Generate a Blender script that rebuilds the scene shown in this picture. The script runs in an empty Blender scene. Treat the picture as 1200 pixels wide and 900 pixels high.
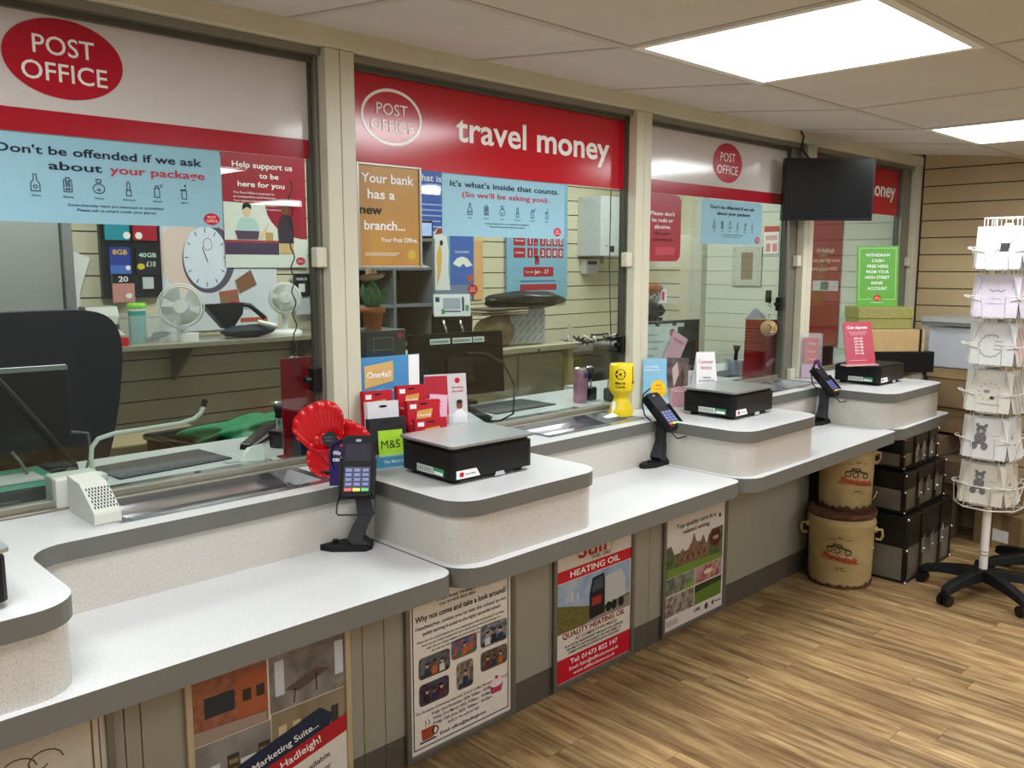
import bpy, bmesh, math, random
from mathutils import Matrix, Vector
random.seed(7)
R = math.radians
PI = math.pi
scene = bpy.context.scene
col = scene.collection

# ------------------------------------------------------------------ camera
cam_d = bpy.data.cameras.new('camera'); cam = bpy.data.objects.new('camera', cam_d); col.objects.link(cam)
cam.location = (0, 0, 1.41); cam.rotation_euler = (R(82.2), 0, R(-44.29))
cam_d.sensor_width = 36; cam_d.lens = 30.45; cam_d.clip_start = 0.02
scene.camera = cam
# ------------------------------------------------------------------ world, lights, exposure
w = bpy.data.worlds.new('world'); scene.world = w; w.use_nodes = True
w.node_tree.nodes['Background'].inputs[0].default_value = (0.9, 0.95, 1, 1)
w.node_tree.nodes['Background'].inputs[1].default_value = 0.15
scene.view_settings.view_transform = 'Standard'; scene.view_settings.look = 'None'
scene.view_settings.gamma = 1; scene.view_settings.use_curve_mapping = False
scene.view_settings.exposure = 0.0
LIGHT_W = 13.0
STAFF_W = 15.0
def area(name, loc, size, power, colr=(.93, .97, 1)):
    l = bpy.data.lights.new(name, 'AREA'); l.shape = 'SQUARE'; l.size = size; l.energy = power; l.color = colr
    o = bpy.data.objects.new(name, l); col.objects.link(o); o.location = loc
    return o
CUST_LIGHTS = [(-0.09, .75), (1.71, .75), (3.51, .75), (-0.09, -1.05), (1.71, -1.05), (3.51, -1.05), (-1.89, -1.05), (1.71, -2.85), (3.51, -2.85), (-.09, -2.85)]
for (x, y) in CUST_LIGHTS: area('panel_light', (x+.3, y+.3, 1.912), .56, LIGHT_W)
for (x, y) in [(.7, 2.7), (2.2, 2.7), (3.7, 2.7)]: area('staff_light', (x+.3, y+.3, 2.27), .56, STAFF_W, (1, .98, .95))

# ------------------------------------------------------------------ materials
def srgb(h):
    if isinstance(h, str):
        h = h.lstrip('#'); c = [int(h[i:i+2], 16)/255 for i in (0, 2, 4)]
    else: c = list(h)
    return tuple(((x/12.92) if x <= .04045 else ((x+.055)/1.055)**2.4) for x in c) + (1,)
MC = {}
def M(name, h='#808080', rough=.5, metal=0, spec=.5, var=.05, scale=30, bump=0, h2=None, detail=4, emis=0, coat=0, alpha=1, trans=0, lo=.35, hi=.65, stretch=None):
    if name in MC: return MC[name]
    m = bpy.data.materials.new(name); m.use_nodes = True; nt = m.node_tree; b = nt.nodes['Principled BSDF']
    c = srgb(h)
    b.inputs['Roughness'].default_value = rough; b.inputs['Metallic'].default_value = metal
    b.inputs['Specular IOR Level'].default_value = spec; b.inputs['Coat Weight'].default_value = coat
    b.inputs['Transmission Weight'].default_value = trans
    b.inputs['Alpha'].default_value = alpha
    tc = nt.nodes.new('ShaderNodeTexCoord'); n = nt.nodes.new('ShaderNodeTexNoise'); n.inputs['Scale'].default_value = scale; n.inputs['Detail'].default_value = detail
    if stretch:
        mp = nt.nodes.new('ShaderNodeMapping'); mp.inputs['Scale'].default_value = stretch
        nt.links.new(tc.outputs['Object'], mp.inputs[0]); nt.links.new(mp.outputs[0], n.inputs['Vector'])
    else: nt.links.new(tc.outputs['Object'], n.inputs['Vector'])
    r = nt.nodes.new('ShaderNodeValToRGB'); r.color_ramp.elements[0].position = lo; r.color_ramp.elements[1].position = hi
    c2 = srgb(h2) if h2 else tuple(min(1, x*(1+var)) for x in c[:3]) + (1,)
    c1 = c if h2 else tuple(x*(1-var) for x in c[:3]) + (1,)
    r.color_ramp.elements[0].color = c1; r.color_ramp.elements[1].color = c2
    nt.links.new(n.outputs[0], r.inputs[0]); nt.links.new(r.outputs[0], b.inputs['Base Color'])
    if bump:
        bp = nt.nodes.new('ShaderNodeBump'); bp.inputs['Strength'].default_value = bump; bp.inputs['Distance'].default_value = .002
        nt.links.new(n.outputs[0], bp.inputs['Height']); nt.links.new(bp.outputs[0], b.inputs['Normal'])
    if emis:
        b.inputs['Emission Color'].default_value = c; b.inputs['Emission Strength'].default_value = emis
    MC[name] = m
    return m
def glass_mat(name, tint='#f4fbf8', gl=1.0, rough=.0, film=0):
    if name in MC: return MC[name]
    m = bpy.data.materials.new(name); m.use_nodes = True; nt = m.node_tree; nt.nodes.remove(nt.nodes['Principled BSDF'])
    out = nt.nodes['Material Output']
    t = nt.nodes.new('ShaderNodeBsdfTransparent'); t.inputs[0].default_value = srgb(tint)
    g = nt.nodes.new('ShaderNodeBsdfGlossy'); g.inputs['Roughness'].default_value = rough
    lw = nt.nodes.new('ShaderNodeLayerWeight'); lw.inputs[0].default_value = .5
    pw = nt.nodes.new('ShaderNodeMath'); pw.operation = 'POWER'; pw.inputs[1].default_value = 4.5; nt.links.new(lw.outputs['Facing'], pw.inputs[0])
    f = nt.nodes.new('ShaderNodeMath'); f.operation = 'MULTIPLY_ADD'; f.inputs[1].default_value = .9; f.inputs[2].default_value = .035; nt.links.new(pw.outputs[0], f.inputs[0])
    mu = nt.nodes.new('ShaderNodeMath'); mu.operation = 'MULTIPLY'; mu.inputs[1].default_value = gl
    n = nt.nodes.new('ShaderNodeTexNoise'); n.inputs['Scale'].default_value = 6
    ad = nt.nodes.new('ShaderNodeMath'); ad.operation = 'MULTIPLY_ADD'; ad.inputs[1].default_value = film; nt.links.new(n.outputs[0], ad.inputs[0])
    nt.links.new(f.outputs[0], mu.inputs[0]); nt.links.new(mu.outputs[0], ad.inputs[2])
    mx = nt.nodes.new('ShaderNodeMixShader'); nt.links.new(ad.outputs[0], mx.inputs[0]); nt.links.new(t.outputs[0], mx.inputs[1]); nt.links.new(g.outputs[0], mx.inputs[2])
    nt.links.new(mx.outputs[0], out.inputs[0]); MC[name] = m
    return m
def ink(h, rough=.4):                                   # a printed colour
    k = 'print_' + h.lstrip('#') + ('_%d' % (rough*100) if rough != .4 else '')
    return M(k, h, rough=rough, var=.03, scale=60, spec=.3)

# ------------------------------------------------------------------ mesh building
FONT_CACHE = {}
def font_mesh(s, bold=0.0, shear=0.0, res=3):
    k = (s, bold, shear)
    if k in FONT_CACHE: return FONT_CACHE[k]
    c = bpy.data.curves.new('txt', 'FONT'); c.body = s; c.resolution_u = res; c.offset = bold; c.shear = shear; c.fill_mode = 'FRONT' if hasattr(c, 'fill_mode') else c.fill_mode
    o = bpy.data.objects.new('txt', c)
    me = o.to_mesh()
    V = [(v.co.x, v.co.y) for v in me.vertices]; F = [tuple(p.vertices) for p in me.polygons]
    o.to_mesh_clear(); bpy.data.objects.remove(o); bpy.data.curves.remove(c)
    FONT_CACHE[k] = (V, F)
    return V, F
class MB:
    def __init__(s): s.v = []; s.f = []; s.fm = []; s.mats = []; s.T = None; s.F = None; s.sm = []
    def mi(s, m):
        if m not in s.mats: s.mats.append(m)
        return s.mats.index(m)
    def add(s, vs, fs, m, smooth=False):
        o = len(s.v)
        for p in vs:
            p = Vector(p)
            if s.F: p = Vector(s.F(p))
            if s.T: p = s.T @ p
            s.v.append(p)
        i = s.mi(m)
        for f in fs: s.f.append(tuple(o+k for k in f)); s.fm.append(i); s.sm.append(smooth)
        return s
    def box(s, x0, y0, z0, x1, y1, z1, m):
        return s.add([(x0,y0,z0),(x1,y0,z0),(x1,y1,z0),(x0,y1,z0),(x0,y0,z1),(x1,y0,z1),(x1,y1,z1),(x0,y1,z1)],
                     [(0,3,2,1),(4,5,6,7),(0,1,5,4),(1,2,6,5),(2,3,7,6),(3,0,4,7)], m)
    def prism(s, pts, z0, z1, m, ms=None, axis='z', smooth=False):
        """extrude a 2-D outline; axis z: (x,y) outline, axis y: (x,z) outline, axis x: (y,z)"""
        n = len(pts)
        def P(a, b, c): return {'z': (a, b, c), 'y': (a, c, b), 'x': (c, a, b)}[axis]
        vs = [P(a, b, z0) for a, b in pts] + [P(a, b, z1) for a, b in pts]
        s.add(vs, [tuple(range(n))[::-1], tuple(range(n, 2*n))], m)
        s.add(vs, [(i, (i+1) % n, n+(i+1) % n, n+i) for i in range(n)], ms or m, smooth)
        return s
    def cyl(s, p0, p1, r0, m, r1=None, n=16, caps=True, smooth=True):
        p0 = Vector(p0); p1 = Vector(p1); r1 = r0 if r1 is None else r1
        d = (p1-p0).normalized(); a = d.orthogonal().normalized(); b = d.cross(a)
        vs = [p0+(a*math.cos(2*PI*i/n)+b*math.sin(2*PI*i/n))*r0 for i in range(n)] + [p1+(a*math.cos(2*PI*i/n)+b*math.sin(2*PI*i/n))*r1 for i in range(n)]
        s.add(vs, [(i, (i+1) % n, n+(i+1) % n, n+i) for i in range(n)], m, smooth)
        if caps: s.add(vs, [tuple(range(n))[::-1], tuple(range(n, 2*n))], m)
        return s
    def tube(s, path, r, m, n=6, closed=False):
        path = [Vector(p) for p in path]; k = len(path); rings = []
        ref = None
        for i, p in enumerate(path):
            if closed: d = path[(i+1) % k]-path[i-1]
            else: d = path[min(i+1, k-1)]-path[max(i-1, 0)]
            d.normalize()
            if ref is None: ref = d.orthogonal().normalized()
            ref = (ref-d*ref.dot(d)); ref = ref.normalized() if ref.length > 1e-6 else d.orthogonal().normalized()
            b = d.cross(ref); rr = r[i] if isinstance(r, (list, tuple)) else r
            rings += [p+(ref*math.cos(2*PI*j/n)+b*math.sin(2*PI*j/n))*rr for j in range(n)]
        fs = []
        for i in range(k if closed else k-1):
            a = i*n; c = ((i+1) % k)*n
            fs += [(a+j, a+(j+1) % n, c+(j+1) % n, c+j) for j in range(n)]
        s.add(rings, fs, m, True)
        if not closed: s.add(rings, [tuple(range(n))[::-1], tuple(range((k-1)*n, k*n))], m)
        return s
    def lathe(s, prof, m, c=(0, 0, 0), n=32, smooth=True, sx=1, sy=1):
        vs = []; k = len(prof)
        for r, z in prof: vs += [(c[0]+r*sx*math.cos(2*PI*i/n), c[1]+r*sy*math.sin(2*PI*i/n), c[2]+z) for i in range(n)]
        fs = []
        for j in range(k-1): fs += [(j*n+i, j*n+(i+1) % n, (j+1)*n+(i+1) % n, (j+1)*n+i) for i in range(n)]
        s.add(vs, fs, m, smooth)
        s.add(vs, [tuple(range(n))[::-1], tuple(range((k-1)*n, k*n))], m)
        return s
    def ball(s, c, r, m, n=16, k=10):
        rx, ry, rz = r if isinstance(r, (list, tuple)) else (r, r, r)
        vs = [(c[0], c[1], c[2]-rz)]
        for j in range(1, k):
            a = -PI/2+PI*j/k
            vs += [(c[0]+rx*math.cos(a)*math.cos(2*PI*i/n), c[1]+ry*math.cos(a)*math.sin(2*PI*i/n), c[2]+rz*math.sin(a)) for i in range(n)]
        vs.append((c[0], c[1], c[2]+rz)); L = len(vs)-1
        fs = [(0, 1+(i+1) % n, 1+i) for i in range(n)]
        for j in range(k-2): fs += [(1+j*n+i, 1+j*n+(i+1) % n, 1+(j+1)*n+(i+1) % n, 1+(j+1)*n+i) for i in range(n)]
        fs += [(L, 1+(k-2)*n+i, 1+(k-2)*n+(i+1) % n) for i in range(n)]
        return s.add(vs, fs, m, True)
    # flat prints: drawn in the local x-z plane, facing -y, lay = layer number
    def poly(s, pts, m, lay=1, base=0):
        y = base-.0006*lay
        a = sum(pts[i][0]*pts[(i+1) % len(pts)][1]-pts[(i+1) % len(pts)][0]*pts[i][1] for i in range(len(pts)))
        if a < 0: pts = pts[::-1]
        return s.add([(p[0], y, p[1]) for p in pts], [tuple(range(len(pts)))], m)
    def rect(s, x0, z0, x1, z1, m, lay=1, base=0): return s.poly([(x0, z0), (x1, z0), (x1, z1), (x0, z1)], m, lay, base)
    def disc(s, x, z, rx, rz, m, lay=1, base=0, n=32, rot=0):
        return s.poly([(x+rx*math.cos(a)*math.cos(rot)-rz*math.sin(a)*math.sin(rot), z+rx*math.cos(a)*math.sin(rot)+rz*math.sin(a)*math.cos(rot)) for a in [2*PI*i/n for i in range(n)]], m, lay, base)
    def line(s, pts, wd, m, lay=2, base=0, closed=False):
        k = len(pts)
        for i in range(k if closed else k-1):
            a = Vector(pts[i]); b = Vector(pts[(i+1) % k]); d = b-a
            if d.length < 1e-7: continue
            d.normalize(); nn = Vector((-d.y, d.x))*wd/2; e = d*wd*.3
            s.poly([tuple(a-nn-e), tuple(b-nn+e), tuple(b+nn+e), tuple(a+nn-e)], m, lay, base)
        return s
    def ring(s, x, z, rx, rz, wd, m, lay=2, base=0, n=32):
        vs = []; y = base-.0006*lay
        for i in range(n):
            a = 2*PI*i/n; vs += [(x+rx*math.cos(a), y, z+rz*math.sin(a)), (x+(rx-wd)*math.cos(a), y, z+(rz-wd)*math.sin(a))]
        return s.add(vs, [(2*i, 2*((i+1) % n), 2*((i+1) % n)+1, 2*i+1) for i in range(n)], m)
    def text(s, t, x, z, h, m, w=None, al='C', lay=3, base=0, bold=0.012, shear=0, rot=0):
        """h = cap height, w = width the line is fitted to"""
        V, F = font_mesh(t, bold, shear)
        if not V: return s
        x0 = min(v[0] for v in V); x1 = max(v[0] for v in V)
        sz = h/.70; sx = (w/(x1-x0)) if w else sz; wid = (x1-x0)*sx
        ox = {'C': -wid/2, 'L': 0, 'R': -wid}[al]; y = base-.0006*lay; c = math.cos(rot); sn = math.sin(rot)
        vs = []
        for vx, vy in V:
            px = ox+(vx-x0)*sx; pz = vy*sz
            vs.append((x+px*c-pz*sn, y, z+px*sn+pz*c))
        return s.add(vs, F, m)
    def build(s, name, parent=None, bevel=0, seg=2, loc=None, rz=0, smooth=None, share=None):
        me = bpy.data.meshes.new(name); me.from_pydata([tuple(p) for p in s.v], [], s.f)
        for m in s.mats: me.materials.append(m)
        me.polygons.foreach_set('material_index', s.fm)
        me.polygons.foreach_set('use_smooth', [True]*len(s.f) if smooth else s.sm)
        me.update()
        o = bpy.data.objects.new(name, me); col.objects.link(o)
        if parent is not None: o.parent = parent
        if loc is not None: o.location = loc
        o.rotation_euler[2] = rz
        if bevel:
            b = o.modifiers.new('bevel', 'BEVEL'); b.width = bevel; b.segments = seg; b.limit_method = 'ANGLE'; b.angle_limit = R(40); b.harden_normals = False
        return o
def tag(o, label=None, cat=None, group=None, kind=None):
    if label: o['label'] = label
    if cat: o['category'] = cat
    if group: o['group'] = group
    if kind: o['kind'] = kind
    return o
def thing(name, label, cat, loc=(0, 0, 0), rz=0, group=None, kind=None):
    o = bpy.data.objects.new(name, None); col.objects.link(o); o.empty_display_size = .05
    o.location = loc; o.rotation_euler[2] = R(rz)
    return tag(o, label, cat, group, kind)
def struct(name):
    o = bpy.data.objects.new(name, None); col.objects.link(o); o['kind'] = 'structure'; return o
def copy_part(src, parent, loc=None):
    c = src.copy(); col.objects.link(c); c.parent = parent
    if loc is not None: c.location = loc
    return c
def copy_tree(o, parent=None):
    c = o.copy(); col.objects.link(c); c.parent = parent
    for ch in list(o.children): copy_tree(ch, c)
    return c
def bx(name, parent, x0, y0, z0, x1, y1, z1, m, bevel=0, **k): return MB().box(x0, y0, z0, x1, y1, z1, m).build(name, parent, bevel, **k)
def rrect(x0, y0, x1, y1, r, n=5):
    pts = []
    for cx, cy, a0 in ((x1-r, y0+r, -90), (x1-r, y1-r, 0), (x0+r, y1-r, 90), (x0+r, y0+r, 180)):
        pts += [(cx+r*math.cos(R(a0+90*i/n)), cy+r*math.sin(R(a0+90*i/n))) for i in range(n+1)]
    return pts
def rotm(ax, deg, about=(0, 0, 0)):
    return Matrix.Translation(about) @ Matrix.Rotation(R(deg), 4, ax) @ Matrix.Translation(-Vector(about))

WHITE = '#f2f2f0'; PORED = '#d21f33'; NAVY = '#1f2a44'
cream = M('cream_powder_coat', '#cfccb8', rough=.38, var=.03, scale=5)
alu = M('dull_aluminium', '#8d8c80', rough=.35, metal=.6, var=.08, scale=12, stretch=(40, 40, 1))
oliv = M('sill_aluminium', '#8f8c7e', rough=.4, metal=.5, var=.06, scale=12)
black = M('black_plastic', '#0b0c0e', rough=.36, var=.15, scale=80, spec=.35)
blackm = M('matt_black_plastic', '#131417', rough=.6, spec=.3, var=.15, scale=90)
bgloss = M('gloss_black_panel', '#07080b', rough=.15, var=.1, scale=20, spec=.4)
chrome = M('chrome', '#d8d8d8', rough=.18, metal=1, var=.03)
steel = M('brushed_steel', '#b9bcc0', rough=.3, metal=.85, var=.08, scale=8, stretch=(2, 90, 90))
tray_m = M('tray_steel', '#a2a4aa', rough=.2, metal=.85, var=.06, scale=6, stretch=(1, 60, 60))
white_pl = M('white_plastic', '#e6e6e2', rough=.35, var=.02)
beige_pl = M('pale_grey_plastic', '#c6c8c0', rough=.45, var=.02)
paper = M('white_paper', '#efeff0', rough=.6, var=.02)
# ================================================================== SETTING
# ---- wood laminate material with a tone per plank
def wood_mat():
    m = bpy.data.materials.new('oak_laminate'); m.use_nodes = True; nt = m.node_tree; b = nt.nodes['Principled BSDF']; L = nt.links
    tc = nt.nodes.new('ShaderNodeTexCoord'); oi = nt.nodes.new('ShaderNodeObjectInfo')
    mp = nt.nodes.new('ShaderNodeMapping'); mp.inputs['Scale'].default_value = (34, 2.2, 1)
    cmb = nt.nodes.new('ShaderNodeCombineXYZ'); mul = nt.nodes.new('ShaderNodeMath'); mul.operation = 'MULTIPLY'; mul.inputs[1].default_value = 37
    L.new(oi.outputs['Random'], mul.inputs[0]); L.new(mul.outputs[0], cmb.inputs[0]); L.new(mul.outputs[0], cmb.inputs[1])
    L.new(cmb.outputs[0], mp.inputs['Location']); L.new(tc.outputs['Object'], mp.inputs[0])
    n = nt.nodes.new('ShaderNodeTexNoise'); n.inputs['Scale'].default_value = 1; n.inputs['Detail'].default_value = 6; n.inputs['Distortion'].default_value = .6; n.inputs['Roughness'].default_value = .62
    L.new(mp.outputs[0], n.inputs['Vector'])
    r = nt.nodes.new('ShaderNodeValToRGB'); e = r.color_ramp.elements
    e[0].position = .28; e[0].color = srgb('#6e5338'); e[1].position = .72; e[1].color = srgb('#d6bc8c')
    x = e.new(.45); x.color = srgb('#a1825a'); x = e.new(.58); x.color = srgb('#bd9f70')
    L.new(n.outputs[0], r.inputs[0])
    n2 = nt.nodes.new('ShaderNodeTexNoise'); n2.inputs['Scale'].default_value = 9; mp2 = nt.nodes.new('ShaderNodeMapping'); mp2.inputs['Scale'].default_value = (3, .8, 1)
    L.new(tc.outputs['Object'], mp2.inputs[0]); L.new(cmb.outputs[0], mp2.inputs['Location']); L.new(mp2.outputs[0], n2.inputs['Vector'])
    r2 = nt.nodes.new('ShaderNodeValToRGB'); r2.color_ramp.elements[0].position = .3; r2.color_ramp.elements[0].color = (.62, .56, .5, 1); r2.color_ramp.elements[1].position = .5; r2.color_ramp.elements[1].color = (1, 1, 1, 1)
    L.new(n2.outputs[0], r2.inputs[0])
    mx = nt.nodes.new('ShaderNodeMix'); mx.data_type = 'RGBA'; mx.blend_type = 'MULTIPLY'; mx.inputs[0].default_value = .7
    L.new(r.outputs[0], mx.inputs[6]); L.new(r2.outputs[0], mx.inputs[7])
    mr = nt.nodes.new('ShaderNodeMapRange'); mr.inputs[3].default_value = .72; mr.inputs[4].default_value = 1.12; L.new(oi.outputs['Random'], mr.inputs[0])
    hs = nt.nodes.new('ShaderNodeHueSaturation'); L.new(mr.outputs[0], hs.inputs['Value']); L.new(mx.outputs[2], hs.inputs['Color']); L.new(hs.outputs[0], b.inputs['Base Color'])
    b.inputs['Roughness'].default_value = .42; b.inputs['Specular IOR Level'].default_value = .35
    return m
wood = wood_mat()
floor = struct('floor')
bx('subfloor', floor, -2.6, -3.4, -.03, 5.0, 4.0, -.004, M('dark_joint', '#3a2a1a', rough=.9))
PW = .1
plank_me = {}
def plank(L_):
    if L_ not in plank_me:
        o = bx('floor_plank', floor, 0, 0, -.006, PW-.0012, L_-.0015, 0, wood); plank_me[L_] = o.data
        bpy.data.objects.remove(o)
    o = bpy.data.objects.new('floor_plank', plank_me[L_]); col.objects.link(o); o.parent = floor; return o
rest = MB(); npl = 0
for i in range(76):
    x = -2.6+i*PW; y = -3.4-random.choice((0, .2, .4, .6))
    while y < 3.95:
        L_ = random.choice((.35, .5, .65, .8, 1.0, 1.2))
        if y+L_ > 3.98: L_ = None
        y1 = y+L_ if L_ else 3.98
        vis = x > 1.2 and y1 > .15 and y < 1.9 and not (x < 2.0 and y < .6)
        if vis and L_ and npl < 296:
            o = plank(L_); o.location = (x, y, 0); npl += 1
        else: rest.box(x, max(y, -3.4), -.006, x+PW-.0012, y1-.0015, 0, wood)
        y = y1
tag(rest.build('floor_plank', floor), kind='stuff')

# ---- ceiling: 600 mm grid, border row rising to the screen
ceil = struct('ceiling')
tile_m = M('ceiling_tile', '#cbc7c0', rough=.9, var=.03, scale=3)
tee_m = M('ceiling_tee', '#bab5ad', rough=.55, var=.02)
ZC = 1.927
xs = [1.71+.6*k for k in range(-7, 6)]
ys = [1.35-.6*k for k in range(0, 8)]
tl = bx('ceiling_tile', ceil, .009, .009, 0, .591, .591, .012, tile_m); tl.location = (xs[0], ys[1], ZC)
first = True
lightcells = {(round(x, 2), round(y, 2)) for x, y in CUST_LIGHTS}
for x in xs[:-1]:
    for y in ys[1:]:
        if (round(x, 2), round(y, 2)) in lightcells: continue
        if x > 4.5: continue
        if first: tl.location = (x, y, ZC); first = False; continue
        copy_part(tl, ceil, (x, y, ZC))
for y in ys[1:]: bx('ceiling_tile', ceil, 4.719, y+.009, ZC, 4.955, y+.591, ZC+.012, tile_m)
def strip_z(y): return ZC+(y-1.35)*.058/.55
for x in xs[:-1]:
    x1 = min(x+.591, 4.955)
    MB().add([(x+.009, 1.36, strip_z(1.36)), (x1, 1.36, strip_z(1.36)), (x1, 1.9, strip_z(1.9)), (x+.009, 1.9, strip_z(1.9)),
              (x+.009, 1.36, strip_z(1.36)+.012), (x1, 1.36, strip_z(1.36)+.012), (x1, 1.9, strip_z(1.9)+.012), (x+.009, 1.9, strip_z(1.9)+.012)],
             [(0, 3, 2, 1), (4, 5, 6, 7), (0, 1, 5, 4), (1, 2, 6, 5), (2, 3, 7, 6), (3, 0, 4, 7)], tile_m).build('ceiling_tile', ceil)
for y in ys: bx('grid_bar', ceil, -2.5, y-.011, ZC-.003, 4.955, y+.011, ZC+.02, tee_m)
for x in xs[:-1]:
    bx('grid_bar', ceil, x-.011, -3.3, ZC-.002, x+.011, 1.35, ZC+.019, tee_m)
    MB().add([(x-.009, 1.36, strip_z(1.36)-.002), (x+.009, 1.36, strip_z(1.36)-.002), (x+.009, 1.9, strip_z(1.9)-.002), (x-.009, 1.9, strip_z(1.9)-.002),
              (x-.009, 1.36, strip_z(1.36)+.01), (x+.009, 1.36, strip_z(1.36)+.01), (x+.009, 1.9, strip_z(1.9)+.01), (x-.009, 1.9, strip_z(1.9)+.01)],
             [(0, 3, 2, 1), (4, 5, 6, 7), (0, 1, 5, 4), (1, 2, 6, 5), (2, 3, 7, 6), (3, 0, 4, 7)], tee_m).build('grid_bar', ceil)
bx('staff_ceiling', ceil, -2.5, 1.9, 2.3, 5.0, 3.95, 2.33, tile_m)
bx('plenum_board', ceil, -2.5, -3.3, 2.3, 5.0, 1.9, 2.33, tile_m)
diff_m = M('lit_diffuser', '#ffffff', emis=5.0, rough=.5)
def ceiling_light(x, y, z, label):
    t = thing('ceiling_light', label, 'light', (x+.3, y+.3, z), 0, 'square ceiling light panels')
    MB().box(-.274, -.274, .002, .274, .274, .008, diff_m).build('diffuser', t)
    fr = MB()
    for a in ((-.298, -.298, .298, -.275), (-.298, .275, .298, .298), (-.298, -.275, -.275, .275), (.275, -.275, .298, .275)): fr.box(a[0], a[1], 0, a[2], a[3], .02, white_pl)
    fr.build('frame', t)
    return t
labs = {(1.71, .75): 'large bright square ceiling light nearest the camera, above the counter', (3.51, .75): 'bright square ceiling light further away, above the card stand'}
for (x, y) in CUST_LIGHTS: ceiling_light(x, y, ZC-.004, labs.get((x, y), 'square ceiling light behind the camera, seen only in the glass'))
for (x, y) in [(.7, 2.7), (2.2, 2.7), (3.7, 2.7)]: ceiling_light(x, y, 2.285, 'square ceiling light over the staff side, hidden behind the header signs')

# ---- walls
def slats(wall, axis, fixed, a0, a1, z0, z1, phase, m, thick=.012, gap=.006, sign=-1, pitch=.0913):
    k0 = math.floor((z0-phase)/pitch); z = phase+k0*pitch
    while z < z1:
        lo = max(z+gap, z0); hi = min(z+pitch, z1)
        if hi-lo > .01:
            if axis == 'x': bx('slat', wall, a0, min(fixed, fixed+sign*thick), lo, a1, max(fixed, fixed+sign*thick), hi, m)
            else: bx('slat', wall, min(fixed, fixed+sign*thick), a0, lo, max(fixed, fixed+sign*thick), a1, hi, m)
        z += pitch
tan = M('tan_slatwall', '#b8a17c', rough=.55, var=.04, scale=4)
creamw = M('cream_slatwall', '#d6cfb4', rough=.5, var=.03, scale=4)
whitew = M('white_slatwall', '#d5dacd', rough=.45, var=.02, scale=4)
groove = M('slat_groove', '#4d4232', rough=.8)
grooveL = M('slat_groove_pale', '#bfc4b8', rough=.8)
wr = struct('wall_right')
bx('backing', wr, 4.975, -3.3, 0, 5.05, 1.93, 2.33, groove); bx('backing', wr, 4.975, 1.93, 0, 5.05, 3.3, 2.33, grooveL); bx('backing', wr, 4.975, 3.3, 0, 5.05, 3.95, 2.33, groove)
slats(wr, 'y', 4.975, -3.3, 1.88, .13, 2.25, 1.8296, tan)
slats(wr, 'y', 4.975, 1.99, 3.24, 0, 2.3, 1.8296, whitew, gap=.0022)
slats(wr, 'y', 4.975, 3.42, 3.82, 0, 2.3, 1.8296, creamw)
bx('door_post', wr, 4.9, 3.24, 0, 4.975, 3.33, 2.3, M('pale_post', '#c4c4b6', rough=.5)); bx('door_post', wr, 4.92, 3.33, 0, 4.975, 3.42, 2.3, creamw)
bx('baseboard_right', None, 4.945, -3.3, 0, 4.975, 1.6, .13, M('tan_skirting', '#b8a684', rough=.5), bevel=.003)['kind'] = 'structure'
wb = struct('wall_back')
bx('backing', wb, -2.5, 3.832, 0, 4.975, 3.9, 2.33, groove)
slats(wb, 'x', 3.832, -2.5, 4.96, 0, 2.3, 1.181, creamw)
plain = M('plain_wall', '#8a8c8e', rough=.8)
for nm, a in (('wall_left', (-2.6, -3.4, 0, -2.5, 3.95, 2.33)), ('wall_front', (-2.6, -3.45, 0, 5.05, -3.3, 2.33))):
    bx(nm, None, *a, plain)['kind'] = 'structure'
bulk = bx('trim_6', None, -2.5, 1.9, 1.99, 4.97, 1.97, 2.3, plain); bulk['kind'] = 'structure'

# ---- the security screen: posts, header beam, glazing
X_POST = [.055, 1.290, 2.525, 3.742, 4.955]           # right edge of each post
bays = []
def post(i, xr):
    p = struct('trim_%d' % (i+1))
    last = i == 4
    x0 = xr-.085
    if last: x0 = xr-.06
    bx('cover_strip', p, x0, 1.887, .9, x0+(xr-x0)*.5-.0008, 1.922, 1.936, cream, bevel=.002)
    bx('cover_strip', p, x0+(xr-x0)*.5+.0008, 1.887, .9, xr, 1.922, 1.936, cream, bevel=.002)
    w_ = (.012, .010, -.008, .07, .10)[i]
    bx('side_channel', p, x0-w_, 1.9225, .9, xr-.004, 1.964, 1.936, alu, bevel=.002)
    bx('side_channel', p, x0-w_-.007, 1.938, .9, x0-w_, 1.961, 1.93, M('dark_channel', '#5a5a52', rough=.4, metal=.4), bevel=.001)
    if i: bx('clamp_block', p, x0-.034, 1.895, 1.405, x0-.001, 1.922, 1.455, cream, bevel=.004)
    if i in (3,): bx('foot_block', p, x0-.04, 1.9, .9, x0-.001, 1.922, .945, cream, bevel=.003)
    return x0-w_-.007
jambs = [post(i, x) for i, x in enumerate(X_POST)]
beam = struct('trim_7')
bx('header_beam', beam, -.3, 1.885, 1.937, 4.955, 2.0, 1.989, cream, bevel=.003)
bx('track', beam, -.3, 1.905, 1.9185, 4.955, 1.99, 1.9368, alu, bevel=.001)
bx('track', beam, -.3, 1.93, 1.905, 4.955, 1.99, 1.919, M('dark_channel', '#5a5a52'))
sc_glass = glass_mat('security_glass', '#f0f7f3', gl=1.2, film=.008)
for k in range(4):
    wn = struct('window_%d' % (k+1))
    xa = X_POST[k]; xb = jambs[k+1]
    bx('pane', wn, xa, 1.952, .920, xb, 1.958, 1.915, sc_glass)
    s = MB().box(xa, 1.925, .9005, xb+.01, 1.970, .905, oliv).box(xa, 1.942, .905, xb+.01, 1.968, .919, oliv)
    s.build('sill', wn, .0015)

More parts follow.
